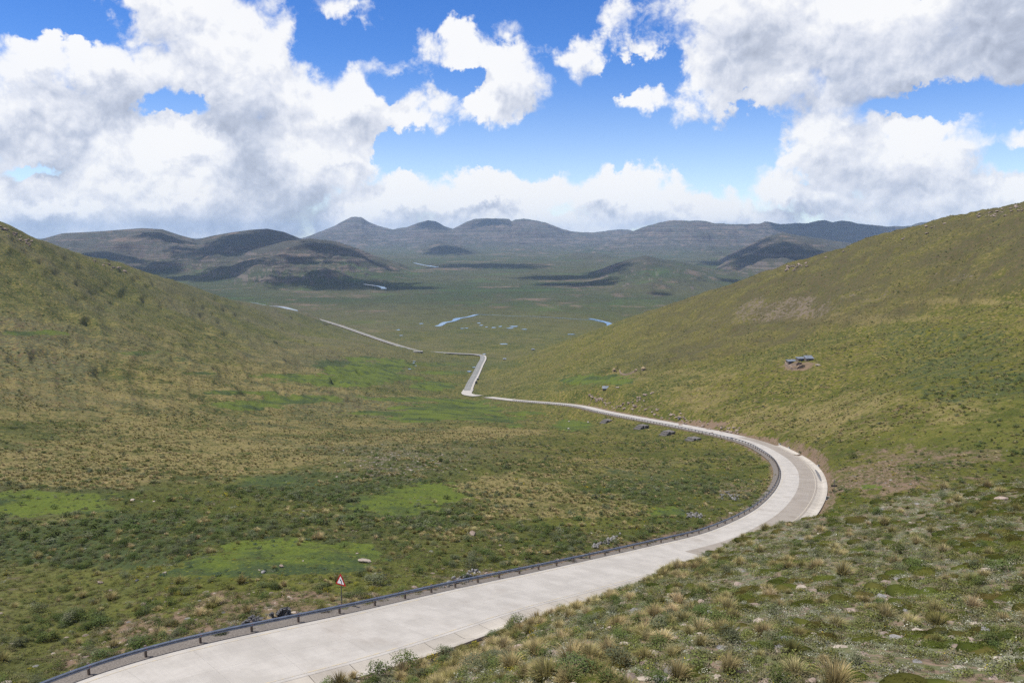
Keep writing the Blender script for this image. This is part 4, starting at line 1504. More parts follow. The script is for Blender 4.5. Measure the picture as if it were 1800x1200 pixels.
kr2 = thing('sheep_ring', 'low oval dry-stone sheep ring on the bright green slope above the lone hut', 'stone enclosure')
obj('wall', wall_run(gpts([(1089, 651.5), (1090, 655), (1094, 658.5), (1101, 659.5), (1108, 657.5), (1115, 654.5), (1119, 652.5), (1117, 650.5)]), 1.2, 0.8, 9), M_STONEW, kr2)


def round_hut(u, v, r, label):
    p = on_ground(u, v)
    t = thing('round_hut', label, 'hut', (p[0], p[1], p[2] - 0.3))
    b = bmesh.new(); tube(b, (0, 0, -0.6), (0, 0, 1.7), r, r * 0.96, 16)
    obj('wall', b, M_STONEW, t)
    b = bmesh.new(); tube(b, (0, 0, 1.66), (0, 0, 2.6), r * 1.18, r * 0.6, 16); tube(b, (0, 0, 2.6), (0, 0, 3.1), r * 0.6, 0.1, 16)
    obj('roof', b, M_THATCH, t)
    b = bmesh.new(); box(b, -0.4, 0.4, -r - 0.08, -r + 0.3, -0.2, 1.4)
    obj('door', b, M_DARK, t)


round_hut(1131, 650.5, 1.7, 'small round thatched stone hut uphill of the oval sheep ring')
round_hut(1079.5, 654, 1.3, 'ruined-looking little round hut at the lower end of the oval sheep ring')

# ------------------------------------------------------------------ rocks
def rock_mesh(seed, sub=2, sq=(1, 0.8, 0.62), rough=0.35, cuts=7):
    r = np.random.default_rng(seed)
    b = bmesh.new()
    bmesh.ops.create_icosphere(b, subdivisions=sub, radius=1.0)
    for _ in range(cuts):                                   # flat broken faces
        n = r.normal(size=3); n /= np.linalg.norm(n)
        d = r.uniform(0.55, 0.85)
        for v in b.verts:
            k = v.co.dot(Vector(n)) - d
            if k > 0: v.co -= Vector(n) * k
    for v in b.verts:
        v.co += Vector(r.normal(size=3)) * 0.035 * rough * 3
        v.co = Vector((v.co.x * sq[0], v.co.y * sq[1], v.co.z * sq[2]))
    me = bpy.data.meshes.new('rock')
    b.to_mesh(me)
    b.free()
    return me


M_ROCK = simple_mat('brown_basalt', (0.16, 0.12, 0.095), (0.28, 0.225, 0.185), 1.6, 0.95, 0.15, bmp=0.7, bdist=0.1, rnd=0.25)
M_ROCKG = simple_mat('grey_rock', (0.14, 0.135, 0.13), (0.245, 0.235, 0.22), 2.0, 0.95, 0.15, bmp=0.7, bdist=0.1, rnd=0.2)
M_ROCKD = simple_mat('dark_rock', (0.055, 0.055, 0.06), (0.15, 0.145, 0.145), 2.5, 0.95, 0.15, bmp=0.9, bdist=0.15, rnd=0.2)
M_ROCKP = simple_mat('pale_rock', (0.27, 0.225, 0.18), (0.38, 0.325, 0.265), 1.5, 0.95, 0.15, bmp=0.5, bdist=0.1, rnd=0.1)
ROCKS = [rock_mesh(s, 2, (1, random.uniform(.65, .95), random.uniform(.45, .75))) for s in range(8)]
for me in ROCKS: me.materials.append(M_ROCK)
ROCKS_G = [me.copy() for me in ROCKS[:4]]
ROCKS_D = [me.copy() for me in ROCKS[3:7]]
ROCKS_P = [me.copy() for me in ROCKS[:3]]
for S, m in ((ROCKS_G, M_ROCKG), (ROCKS_D, M_ROCKD), (ROCKS_P, M_ROCKP)):
    for me in S:
        me.materials.clear(); me.materials.append(m)


def boulder(u, v, wpx, label, kind='b', group=None, sink=0.25, squash=1.0, name='boulder', me=None, rz=None):
    p = on_ground(u, v)
    s = wpx * p[1] / FOC / 2
    S = {'b': ROCKS, 'g': ROCKS_G, 'd': ROCKS_D, 'p': ROCKS_P}[kind]
    o = obj(name, me or random.choice(S), None, None, (p[0], p[1], p[2] + s * squash * (0.55 - sink)), (random.uniform(-.2, .2), random.uniform(-.2, .2), random.uniform(0, 6.3) if rz is None else rz), (s, s, s * squash))
    return tag(o, label, 'boulder' if name == 'boulder' else 'rock', group)


boulder(831, 941, 17, 'lone grey-brown boulder in the straw-coloured tussocks left of the road', 'b', squash=1.0)
boulder(640, 988, 28, 'long flat tan boulder at the edge of the bright meadow above the warning sign', 'p', squash=0.55, rz=0.2)
boulder(495, 998, 11, 'dark brown boulder lying in the middle of the bright green meadow', 'b', squash=1.0)
boulder(463, 1008, 10, 'mottled grey stone on the near edge of the bright green meadow', 'g', squash=.9)
boulder(176, 1026, 14, 'squarish brown boulder among dark heath at the lower end of the meadow', 'b', squash=1.0)
boulder(290, 1009, 9, 'small pinkish boulder at the upper side of the lower meadow', 'p', squash=1.0)
boulder(241, 1022, 9, 'small dark stone between the two boulders at the lower meadow', 'd', squash=.8)
boulder(456, 1002, 6, 'small flat orange-tan stone on the bright meadow', 'p', squash=.6)
boulder(533, 987, 5, 'tiny pale stone on the bright meadow', 'p', squash=.6)
boulder(628, 974, 6, 'small pale stone at the far tip of the bright meadow', 'p', squash=.7)
CRAG = rock_mesh(77, 4, (1, .8, .8), 0.9, 11)
CRAG.materials.append(M_ROCKD)
boulder(499, 1084, 34, 'black craggy lava boulder right behind the guard rail', 'd', squash=0.85, sink=0.05, me=CRAG)
boulder(528, 1080, 10, 'smooth grey stone beside the black craggy boulder', 'g', squash=0.8)
boulder(980, 964, 14, 'pale flat rock behind the guard rail at the start of the bend', 'p', squash=0.45)
boulder(1284, 903, 10, 'cream rounded rock just behind the guard rail inside the bend', 'p', squash=0.7)
boulder(233, 880, 11, 'pale slab at the tip of the dark green meadow', 'p', squash=0.5)
boulder(249, 882, 6, 'smaller pale slab beside the one at the tip of the dark meadow', 'p', squash=0.5)
boulder(271, 882, 7, 'rounded pale stone at the edge of the dark meadow', 'p', squash=0.8)
boulder(1194, 738, 9, 'big dark hollow boulder on the verge above the straight road', 'd', squash=1.0)
boulder(1438, 643, 10, 'cream-white boulder beside the iron-roofed sheds', 'p', squash=.7)
boulder(1086, 682.5, 8, 'pale tan boulder uphill of the lone hut', 'p', squash=.7)
boulder(948, 1160, 22, 'flat grey stone between the tussocks at the foot of the knoll', 'g', squash=.45)
boulder(1130, 1195, 34, 'flat pinkish stone at the bottom edge of the stony slope', 'p', squash=.4)
boulder(1213, 1066, 8, 'round grey stone beside a tussock on the stony slope', 'g', squash=.9)
boulder(1150, 1146, 6, 'white stone on the stony slope', 'p', squash=.9)
boulder(1400, 1110, 12, 'broken brown boulder on the stony slope', 'b', squash=.8)
boulder(1372, 1140, 16, 'rounded brown boulder on the near stony slope', 'b', squash=.8)
boulder(1760, 880, 26, 'dark brown boulder at the upper corner of the stony slope', 'b', squash=.8)
boulder(843, 1118, 5, 'small brown rock that has rolled onto the drain slabs', 'b', squash=.9)

# rows of rocks along the cut bank and on the crests
gB = 'broken rocks along the cut bank above the road'
BANK, DIP, RCREST, LCREST = [], [], [], []
for k in range(120):
    q = random.random()
    if q < .35: u, v = random.uniform(1195, 1300), 0; v = 742 + (u - 1195) * 0.17 + random.gauss(0, 4)
    elif q < .6: u = random.uniform(1110, 1200); v = 716 + (u - 1110) * 0.24 + random.gauss(0, 4)
    elif q < .8: u = random.uniform(1076, 1150); v = 722 - (u - 1076) * 0.42 + random.gauss(0, 2.5)
    else: u = random.uniform(1036, 1075); v = 700 + (u - 1036) * 0.35 + random.gauss(0, 2.5)
    BANK.append(boulder(u, v, random.uniform(3.5, 9), 'broken brown rock in the bank above the straight road', 'b', gB, name='rock'))
gC = 'dark rocks on the crest of the right hill'
for k in range(70):
    u = random.choice([random.uniform(1720, 1800), random.uniform(1480, 1800), random.uniform(1380, 1420), random.uniform(1380, 1800)])
    vc = np.interp(u, [1300, 1400, 1500, 1600, 1700, 1800], [497, 462, 432, 405, 380, 358])
    RCREST.append(boulder(u, vc + abs(random.gauss(2, 6)) + 1.5, random.uniform(2.5, 8), 'dark rock on the skyline crest of the right hill', 'b', gC, name='rock'))
gD_ = 'rocks on the crest of the left hill'
for k in range(50):
    u = random.choice([random.uniform(0, 55), random.uniform(0, 60), random.uniform(150, 225)])
    vc = np.interp(u, [0, 50, 100, 180, 220, 300], [395, 421, 441, 460, 467, 495])
    LCREST.append(boulder(u, vc + abs(random.gauss(2, 5)) + 1.5, random.uniform(2.5, 8), 'dark rock on the shoulder of the left hill', 'b', gD_, name='rock'))

gS = 'pale stones strewn in the dip of the field'
for k in range(115):
    u, v = 710 + random.gauss(0, 55), 812 + random.gauss(0, 13)
    DIP.append(boulder(u, v, random.uniform(2.0, 5.5), 'pale grey stone in the strewn stones of the field dip', random.choice('ppg'), gS, name='stone', squash=.6))

# heaps of stone pitched behind the rail
HEAPS = [('long heap of dark rubble behind the guard rail beside the black boulder', [(395, 1112), (425, 1102), (455, 1093), (478, 1086)], 13, 'd'),
         ('grey rubble chute behind the guard rail right of the warning sign', [(770, 1037), (795, 1027), (825, 1014), (838, 1008)], 14, 'g'),
         ('grey rubble chute beside bushes behind the guard rail before the bend', [(1046, 962), (1062, 955), (1078, 948), (1087, 944)], 11, 'g'),
         ('grey stone-pitched patch inside the bend', [(1268, 872), (1280, 868), (1290, 876), (1299, 872)], 11, 'g'),
         ('grey rubble beside the low pale rock inside the bend', [(1210, 908), (1222, 905), (1232, 910)], 9, 'g')]
for lab, pts, wpx, kind in HEAPS:
    p0 = on_ground(*pts[0])
    t = thing('rubble_heap', lab, 'rubble heap', tuple(p0))
    S = {'g': ROCKS_G, 'd': ROCKS_D}[kind]
    for k in range(64):
        f = random.random() * (len(pts) - 1)
        i = int(f)
        u = pts[i][0] + (pts[i + 1][0] - pts[i][0]) * (f - i) + random.gauss(0, wpx * .30)
        v = pts[i][1] + (pts[i + 1][1] - pts[i][1]) * (f - i) + random.gauss(0, wpx * .22)
        q = on_ground(u, v, p0[1])
        s = random.uniform(.12, .34)
        obj('stone', random.choice(S), None, t, (q[0] - p0[0], q[1] - p0[1], q[2] - p0[2] + s * random.uniform(0.1, 1.0)), (random.uniform(0, 6), random.uniform(0, 6), random.uniform(0, 6)), s)

# ------------------------------------------------------------------ water in the valley
m, T = new_mat('river_water')
g = T.node('ShaderNodeNewGeometry')
nz_ = T.noise(g.outputs['Position'], 0.15, 3, 0.6)
pw = principled(T, (0.10, 0.15, 0.20, 1), 0.12, 0.5, normal=bump(T, nz_, 0.12, 0.3))
M_WATER = m


def water_strip(pts, name='river', lo=700):
    """pts: (u, v, width m)"""
    C = [on_ground(u, v, lo=lo) for u, v, w in pts]
    Wd = [w for _, _, w in pts]
    L = smooth_line(C, 8.0)
    s0 = np.concatenate([[0], np.cumsum(np.linalg.norm(np.diff(np.array(C)[:, :2], axis=0), axis=1))])
    w = np.interp(np.arange(len(L)) * 8.0, s0, Wd) * (1 + 0.35 * N1(np.arange(len(L)) * 0.31, np.full(len(L), 3.3)))
    n = normals2(L)
    a = np.concatenate([L[:, :2] - n * w[:, None] / 2, L[:, 2:]], 1)
    c = np.concatenate([L[:, :2] + n * w[:, None] / 2, L[:, 2:]], 1)
    z = np.maximum(np.maximum(ground(a[:, 0], a[:, 1]), ground(c[:, 0], c[:, 1])), L[:, 2]) + 0.5
    me = mesh_grid(name, np.stack([a[:, 0], c[:, 0]], 1), np.stack([a[:, 1], c[:, 1]], 1), np.stack([z, z], 1))
    o = obj(name, me, M_WATER)
    o['kind'] = 'structure'
    return o


water_strip([(424, 530, 8), (446, 533, 10), (458, 536, 16), (472, 538, 8), (490, 539, 12), (505, 542, 14), (513, 546, 24), (515, 552, 30)], lo=1950)
water_strip([(768, 574, 12), (774, 572, 10), (783, 567, 15), (796, 565, 11), (806, 560, 14), (822, 557.5, 10), (838, 553, 9)])
water_strip([(1036, 560, 8), (1060, 565, 8), (1073, 570, 18), (1080, 575, 26), (1082, 581, 18)], lo=1500)
water_strip([(838, 553, 4), (870, 554, 2.5), (905, 556, 3), (940, 556.5, 2.2), (980, 559, 3), (1010, 561, 2.5), (1040, 563, 3), (1062, 567, 4)], lo=1500)
water_strip([(640, 500, 10), (668, 504, 16), (676, 508, 18)])
water_strip([(728, 462, 20), (745, 466, 26), (770, 470, 20)])


def pond(u, v, a_, b_):
    p = on_ground(u, v, lo=700)
    n = 14
    r = random.Random(int(u * 31 + v))
    V = [(p[0], p[1], 0)]
    for k in range(n):
        t_ = 2 * math.pi * k / n
        q = r.uniform(.65, 1.2)
        V.append((p[0] + a_ * q * math.cos(t_), p[1] + b_ * q * math.sin(t_), 0))
    V = np.array(V)
    V[:, 2] = ground(V[:, 0], V[:, 1]).max() + 0.4
    o = obj('pond', raw_mesh('pond', V, [(0, 1 + k, 1 + (k + 1) % n) for k in range(n)]), M_WATER)
    o['kind'] = 'structure'


for u, v, a_, b_ in [(903, 574, 9, 12), (896, 577, 8, 8), (880, 574, 4, 8), (868, 576, 5, 8), (846, 572, 4, 8), (842, 568, 4, 8), (820, 577, 4, 6), (812, 577.5, 4, 6), (922, 579, 5, 7), (855, 575, 3, 6), (740, 569, 6, 7), (728, 636, 2, 2.5), (727, 640, 1.8, 2.5), (720, 650, 1.8, 2.4), (731, 644, 1.5, 2), (833, 646, 2.2, 4), (825, 654, 3, 5), (851, 622.5, 3, 5), (1004, 588, 8, 6), (885, 605, 8, 7), (700, 580, 4, 8), (705, 590, 3, 6)]:
    pond(u, v, a_, b_)

# ------------------------------------------------------------------ grazing sheep
def sheep_mesh():
    b = bmesh.new()
    P = [(0, 0, .62), (.28, 0, .66), (.52, 0, .62), (-.28, 0, .64), (-.50, 0, .60), (.68, 0, .50), (.80, 0, .32), (.86, 0, .20),
         (.34, .13, .34), (.34, .13, .02), (.34, -.13, .34), (.34, -.13, .02), (-.36, .13, .36), (-.40, .13, .02), (-.36, -.13, .36), (-.40, -.13, .02)]
    E = [(0, 1), (1, 2), (0, 3), (3, 4), (2, 5), (5, 6), (6, 7), (1, 8), (8, 9), (1, 10), (10, 11), (3, 12), (12, 13), (3, 14), (14, 15)]
    Rr = [.27, .26, .22, .27, .22, .13, .10, .07, .07, .04, .07, .04, .08, .04, .08, .04]
    for p in P: b.verts.new(p)
    b.verts.ensure_lookup_table()
    for e in E: b.edges.new((b.verts[e[0]], b.verts[e[1]]))
    me = bpy.data.meshes.new('sheep_cage')
    b.to_mesh(me); b.free()
    o = bpy.data.objects.new('sheep_cage', me)
    COL.objects.link(o)
    sk = o.modifiers.new('skin', 'SKIN')
    for i, v in enumerate(me.skin_vertices[0].data): v.radius = (Rr[i], Rr[i])
    me.skin_vertices[0].data[0].use_root = True
    o.modifiers.new('sub', 'SUBSURF').levels = 1
    dg = bpy.context.evaluated_depsgraph_get()
    out = bpy.data.meshes.new_from_object(o.evaluated_get(dg))
    out.name = 'sheep'
    bpy.data.objects.remove(o)
    return out


ms = sheep_mesh()
ms.materials.clear()
ms.materials.append(simple_mat('wool', (0.50, 0.45, 0.38), (0.62, 0.57, 0.50), 6.0))
for u, v, lab in [(999, 755, 'white sheep grazing in the small meadow below the straight road, nearer one'), (1034, 743, 'white sheep grazing at the far end of the small meadow below the road'), (1000, 742, 'white sheep at the far edge of the small meadow below the road, nearest the slope')]:
    p = on_ground(u, v)
    tag(obj('sheep', ms, None, None, tuple(p), (0, 0, random.uniform(0, 6.3)), 0.85), lab, 'sheep', 'sheep grazing in the meadows')

# ------------------------------------------------------------------ plants: one mesh each
def blades_mesh(name, seed, n, h, spread, width, droop=0.35, seg=3, core=0.35):
    """grass tuft: tapered bent blades fanning from a small foot"""
    r = np.random.default_rng(seed)
    V, F, tip = [], [], []
    for k in range(n):
        a = r.uniform(0, 2 * np.pi)
        q = math.sqrt(r.uniform(0, 1))
        foot = np.array([math.cos(a), math.sin(a), 0]) * q * spread * core
        lean = q * spread * r.uniform(.5, 1.1)
        d = np.array([math.cos(a), math.sin(a), 0])
        side = np.array([-d[1], d[0], 0]) * math.cos(r.uniform(-1, 1)) + np.array([0, 0, .3]) * r.uniform(-1, 1)
        hh = h * r.uniform(.6, 1.1) * (1 - .25 * q)
        w = width * r.uniform(.6, 1.3)
        b0 = len(V)
        for s in range(seg + 1):
            t = s / seg
            p = foot + d * lean * (t ** 1.6) + np.array([0, 0, hh * (t - droop * q * t ** 3)])
            ww = w * (1 - t) ** .7 * .5
            if s == seg:
                V.append(p); tip.append(1)
            else:
                V.append(p - side * ww); V.append(p + side * ww); tip += [t, t]
        for s in range(seg - 1):
            i = b0 + 2 * s
            F += [(i, i + 1, i + 3), (i, i + 3, i + 2)]
        i = b0 + 2 * (seg - 1)
        F.append((i, i + 1, i + 2))
    return raw_mesh(name, V, F, False, tip)


def leafy_mesh(name, seed, n, rx, rz, leaf, twigs=8, up=0.5, flat=0.0, lobes=5, shell=0.55, flower=0.0):
    """bushy plant: many small leaves spread through an uneven dome, on twigs"""
    r = np.random.default_rng(seed)
    C = [(r.uniform(-.45, .45) * rx, r.uniform(-.45, .45) * rx, r.uniform(.25, .5) * rz, r.uniform(.45, .75)) for _ in range(lobes)]
    V, F, tip = [], [], []
    for k in range(n):
        c = C[k % lobes]
        d = r.normal(size=3); d /= np.linalg.norm(d)
        d[2] = abs(d[2]) * (1 if r.random() < .85 else -.4)
        q = r.uniform(shell, 1.05)
        p = np.array([c[0] + d[0] * rx * c[3] * q, c[1] + d[1] * rx * c[3] * q, max(.01, c[2] + d[2] * rz * .6 * q)])
        nrm = d * (1 - up) + np.array([0, 0, up]) + r.normal(size=3) * .45
        nrm /= np.linalg.norm(nrm)
        t1 = np.cross(nrm, r.normal(size=3)); t1 /= np.linalg.norm(t1)
        t2 = np.cross(nrm, t1)
        L = leaf * r.uniform(.6, 1.3)
        W_ = L * r.uniform(.35, .6)
        i = len(V)
        V += [p - t1 * L * .5, p + t2 * W_ * .5, p + t1 * L * .5, p - t2 * W_ * .5]
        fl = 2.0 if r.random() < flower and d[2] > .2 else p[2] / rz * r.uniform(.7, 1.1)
        tip += [fl] * 4
        F += [(i, i + 1, i + 2), (i, i + 2, i + 3)]
    for k in range(twigs):
        a = r.uniform(0, 6.28); q = r.uniform(.2, .8)
        e = np.array([math.cos(a) * rx * q, math.sin(a) * rx * q, rz * r.uniform(.5, .9)])
        s = np.array([-math.sin(a), math.cos(a), 0]) * leaf * .12
        i = len(V)
        V += [s, -s, e]
        tip += [-1, -1, -1]
        F.append((i, i + 1, i + 2))
    return raw_mesh(name, V, F, False, tip)


def plant_mat(name, low, high, var, flower=(0.5, 0.36, 0.02), twig=(0.10, 0.075, 0.05), dry=None, trans=0.25, attr_scope='OBJECT'):
    m, T = new_mat(name)
    at = T.attr('tip')
    tip = at.outputs['Fac']
    oi = T.node('ShaderNodeObjectInfo')
    rnd = oi.outputs['Random']
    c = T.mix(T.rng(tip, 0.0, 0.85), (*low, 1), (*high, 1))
    if dry is not None:
        c = T.mix(T.rng(rnd, 0.35, 0.9), c, T.mix(T.rng(tip, 0.0, 0.7), (*low, 1), (*dry, 1)))
    c = T.mix(T.math('GREATER_THAN', tip, 1.5), c, (*flower, 1))
    c = T.mix(T.math('LESS_THAN', tip, -0.5), c, (*twig, 1))
    hs = T.node('ShaderNodeHueSaturation')
    rn2 = T.math('FRACT', T.math('MULTIPLY', rnd, 7.31))
    T.put(hs.inputs['Value'], T.math('MULTIPLY_ADD', rn2, 2 * var, 1 - var))
    T.put(hs.inputs['Hue'], T.math('MULTIPLY_ADD', T.math('FRACT', T.math('MULTIPLY', rnd, 13.7)), 0.03, 0.485))
    T.put(hs.inputs['Color'], c)
    d = T.node('ShaderNodeBsdfDiffuse')
    T.put(d.inputs[0], hs.outputs[0])
    tr = T.node('ShaderNodeBsdfTranslucent')
    T.put(tr.inputs[0], hs.outputs[0])
    mx_ = T.node('ShaderNodeMixShader')
    mx_.inputs[0].default_value = trans
    T.l.new(d.outputs[0], mx_.inputs[1]); T.l.new(tr.outputs[0], mx_.inputs[2])
    o = T.node('ShaderNodeOutputMaterial')
    T.l.new(mx_.outputs[0], o.inputs[0])
    return m


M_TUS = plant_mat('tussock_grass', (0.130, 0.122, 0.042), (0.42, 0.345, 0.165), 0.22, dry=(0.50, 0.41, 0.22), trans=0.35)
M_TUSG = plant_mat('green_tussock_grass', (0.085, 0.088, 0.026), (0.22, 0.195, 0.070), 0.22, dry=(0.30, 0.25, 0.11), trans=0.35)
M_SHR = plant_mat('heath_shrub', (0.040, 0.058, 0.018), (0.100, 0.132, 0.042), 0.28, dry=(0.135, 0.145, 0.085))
M_YEL = plant_mat('yellow_flowered_shrub', (0.058, 0.070, 0.018), (0.135, 0.140, 0.030), 0.2, flower=(0.52, 0.40, 0.03))
M_CUS = plant_mat('moss_green_cushion', (0.030, 0.037, 0.010), (0.085, 0.098, 0.020), 0.35, dry=(0.100, 0.085, 0.026))
M_SIL = plant_mat('silver_herb', (0.150, 0.148, 0.095), (0.310, 0.310, 0.225), 0.25, flower=(0.50, 0.49, 0.42), dry=(0.20, 0.21, 0.125))
M_HERB = plant_mat('green_herb', (0.075, 0.088, 0.026), (0.165, 0.182, 0.058), 0.28, flower=(0.5, 0.38, 0.05), dry=(0.175, 0.155, 0.085))
M_BLU = plant_mat('blue_green_herb', (0.040, 0.060, 0.036), (0.085, 0.120, 0.080), 0.2)


def with_mat(me, m):
    me.materials.append(m)
    return me


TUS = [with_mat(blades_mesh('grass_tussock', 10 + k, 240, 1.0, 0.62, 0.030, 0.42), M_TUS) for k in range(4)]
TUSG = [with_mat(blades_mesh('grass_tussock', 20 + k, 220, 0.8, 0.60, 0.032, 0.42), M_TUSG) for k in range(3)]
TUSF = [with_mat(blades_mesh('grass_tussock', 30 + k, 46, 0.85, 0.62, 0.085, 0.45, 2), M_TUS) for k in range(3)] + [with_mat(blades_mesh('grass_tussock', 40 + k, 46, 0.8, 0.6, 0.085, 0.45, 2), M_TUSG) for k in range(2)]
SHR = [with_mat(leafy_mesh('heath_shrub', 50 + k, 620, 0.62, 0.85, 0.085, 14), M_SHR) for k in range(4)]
SHRF = [with_mat(leafy_mesh('heath_shrub', 60 + k, 110, 0.62, 0.8, 0.20, 4), M_SHR) for k in range(4)]
YEL = [with_mat(leafy_mesh('flowering_shrub', 70 + k, 330, 0.55, 0.5, 0.075, 6, flower=0.22), M_YEL) for k in range(3)]
YELF = [with_mat(leafy_mesh('flowering_shrub', 75 + k, 70, 0.55, 0.45, 0.17, 3, flower=0.28), M_YEL) for k in range(3)]
def with_core(me, rx, rz, seed):
    """the dense heart of a cushion: an uneven solid dome under its leaf tips"""
    r = np.random.default_rng(seed)
    n = len(me.vertices)
    co = np.empty(n * 3, np.float32); me.vertices.foreach_get('co', co); co = co.reshape(-1, 3)
    tip = np.empty(n, np.float32); me.attributes['tip'].data.foreach_get('value', tip)
    b = bmesh.new()
    bmesh.ops.create_icosphere(b, subdivisions=3, radius=1.0)
    C = []
    for v in b.verts:
        a = math.atan2(v.co.y, v.co.x)
        k_ = 1 + .16 * math.sin(2 * a + seed) + .12 * math.sin(3 * a + 2.1 * seed) + r.uniform(-.03, .03)
        C.append((v.co.x * rx * k_, v.co.y * rx * k_, max(v.co.z, -.25) * rz * (1 + r.uniform(-.08, .08))))
    Fb = [[v.index for v in q.verts] for q in b.faces]
    b.free()
    polys = np.array([list(p.vertices) for p in me.polygons])
    V = np.concatenate([np.array(C), co])
    F = np.concatenate([np.array(Fb), polys + len(C)])
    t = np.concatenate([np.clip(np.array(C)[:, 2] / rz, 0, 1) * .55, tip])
    return raw_mesh(me.name, V, F, False, t)


CUS = [with_mat(with_core(leafy_mesh('cushion_plant', 80 + k, 560, 0.62, 0.34, 0.060, 0, up=.35, shell=.86, lobes=4), .66, .30, k), M_CUS) for k in range(4)]
SIL = [with_mat(leafy_mesh('silver_herb', 90 + k, 110, 0.5, 0.13, 0.075, 0, up=.65, lobes=6, flower=.14), M_SIL) for k in range(4)]
HERB = [with_mat(leafy_mesh('green_herb', 100 + k, 110, 0.36, 0.24, 0.075, 3, flower=.02), M_HERB) for k in range(4)]
BLU = [with_mat(leafy_mesh('blue_green_herb', 110 + k, 60, 0.4, 0.22, 0.11, 0), M_BLU) for k in range(2)]

# ------------------------------------------------------------------ where they stand
def grid_val(A, x, y):
    th, lr = np.arctan2(x, y), np.log(np.hypot(x, y))
    j = np.clip(np.searchsorted(TH, th) - 1, 0, len(TH) - 2)
    i = np.clip(np.searchsorted(LR, lr), 0, len(LR) - 1)
    return A[i, j]


def scatter(dens, r0, r1, seed, spread=40):
    """random ground points; dens(x, y, r, masks) = plants per square metre"""
    r = np.random.default_rng(seed)
    out = []
    edges = np.exp(np.arange(math.log(r0), math.log(r1) + 0.16, 0.16))
    for a, c in zip(edges[:-1], edges[1:]):
        area = 0.5 * R(2 * spread) * (c * c - a * a)
        cap = dens(None, None, (a + c) / 2, None)
        n = int(min(area * cap, 150000))
        if n < 1: continue
        rr = np.sqrt(r.uniform(a * a, c * c, n))
        th = R(1) * r.uniform(-spread, spread, n)
        x, y = rr * np.sin(th), rr * np.cos(th)
        M_ = dict(m=grid_val(mk_m, x, y), d=grid_val(mk_d, x, y), s=grid_val(mk_s, x, y), h=grid_val(mk_h, x, y), k=grid_val(mk_k, x, y), road=grid_val(gD, x, y), rock=grid_val(mk_r, x, y))
        M_['n1'] = N1.fbm(x / 11, y / 11, 4)
        M_['n2'] = N2.fbm(x / 34, y / 34, 4)
        M_['n3'] = N3.fbm(x / 4, y / 4, 3)
        p = dens(x, y, rr, M_) / cap
        keep = (r.uniform(0, 1, n) < p) & ~((M_['road'] < 6.25) & (rr < 900)) & ~((M_['road'] < 5.6) & (rr > 300))
        x, y = x[keep], y[keep]
        P = np.stack([x, y, ground(x, y)], -1)
        # nothing on the face that leans away out of sight of every near viewpoint
        out.append(P)
    P = np.concatenate(out)
    u, v = seen(P)
    ok = (u > -250) & (u < 2050) & (v < 1380)
    return P[ok]


def fall(r, a, p=1.0):
    return 1.0 / (1.0 + (r / a) ** p)


def dens_tus(x, y, r, M_):
    if M_ is None: return (0.80 * fall(r, 320, 1.6) + 1.15 * fall(r, 130, 4.0))
    f = 0.09 + 0.91 * sstep(-.03, 0.34, M_['n1'] * .6 + M_['n2'] * .7 + M_['n3'] * .25 + 0.42 * M_['s'] - .06)
    f = f * (1 - .97 * sstep(.3, .6, M_['m'])) * (1 - .8 * M_['d']) * (1 - .45 * M_['h'])
    right = sstep(0.10, 0.30, x / y)
    f = np.where(M_['k'] > .5, 0.05 + 0.62 * sstep(0.36, 0.02, x / y) * sstep(-.08, .25, M_['n1']), f * (0.75 + .25 * right))
    return (0.80 * fall(r, 320, 1.6) + 1.15 * fall(r, 130, 4.0)) * np.clip(f, 0, 1)


def dens_shr(x, y, r, M_):
    if M_ is None: return (0.30 * fall(r, 280, 1.6) + 0.95 * fall(r, 140, 4.0))
    f = 0.10 + 0.9 * sstep(-.10, .30, M_['n2'] * .7 - M_['n1'] * .5 + M_['n3'] * .25 + .42 * M_['h'])
    f = f * (1 - .98 * sstep(.3, .6, M_['m'])) * (1 - .85 * M_['d']) * (1 - .75 * M_['s'])
    f = np.where(M_['k'] > .5, 0.05 + .4 * sstep(0.35, 0.0, x / y) * sstep(0, .3, M_['n3']), f)
    return (0.30 * fall(r, 280, 1.6) + 0.95 * fall(r, 140, 4.0)) * np.clip(f, 0, 1)


def dens_yel(x, y, r, M_):
    if M_ is None: return 0.32 * fall(r, 220, 1.6)
    f = sstep(.05, .38, M_['n1'] * .5 + M_['n3'] * .3 - M_['n2'] * .3 + .12 * sstep(60, 14, M_['road'])) * (.45 + .55 * sstep(0.05, .2, x / y))
    f = f * (1 - .9 * sstep(.3, .6, M_['m'])) * (1 - .5 * M_['d'])
    f = np.where(M_['k'] > .5, .5 * sstep(0.2, 0.0, x / y), f)
    return 0.32 * fall(r, 220, 1.6) * np.clip(f, 0, 1)


def dens_cus(x, y, r, M_):
    if M_ is None: return 1.15 if r < 190 else 0.0
    f = sstep(.5, .9, M_['k']) * (.10 + .9 * sstep(-.02, .34, M_['n1'] * .8 + M_['n3'] * .4 + .9 * (x / y - .48))) * sstep(0.02, .25, x / y)
    return 1.15 * np.clip(f, 0, 1)


def dens_sil(x, y, r, M_):
    if M_ is None: return 5.0 * fall(r, 85, 2.2)
    f = M_['k'] * (.42 + .8 * sstep(-.25, .2, M_['n3'] - .3 * M_['n1'])) + (1 - M_['k']) * (.10 * sstep(0, .3, M_['n1']) + .55 * M_['rock'] + .22 * M_['d'])
    return 5.0 * fall(r, 85, 2.2) * np.clip(f, 0, 1)


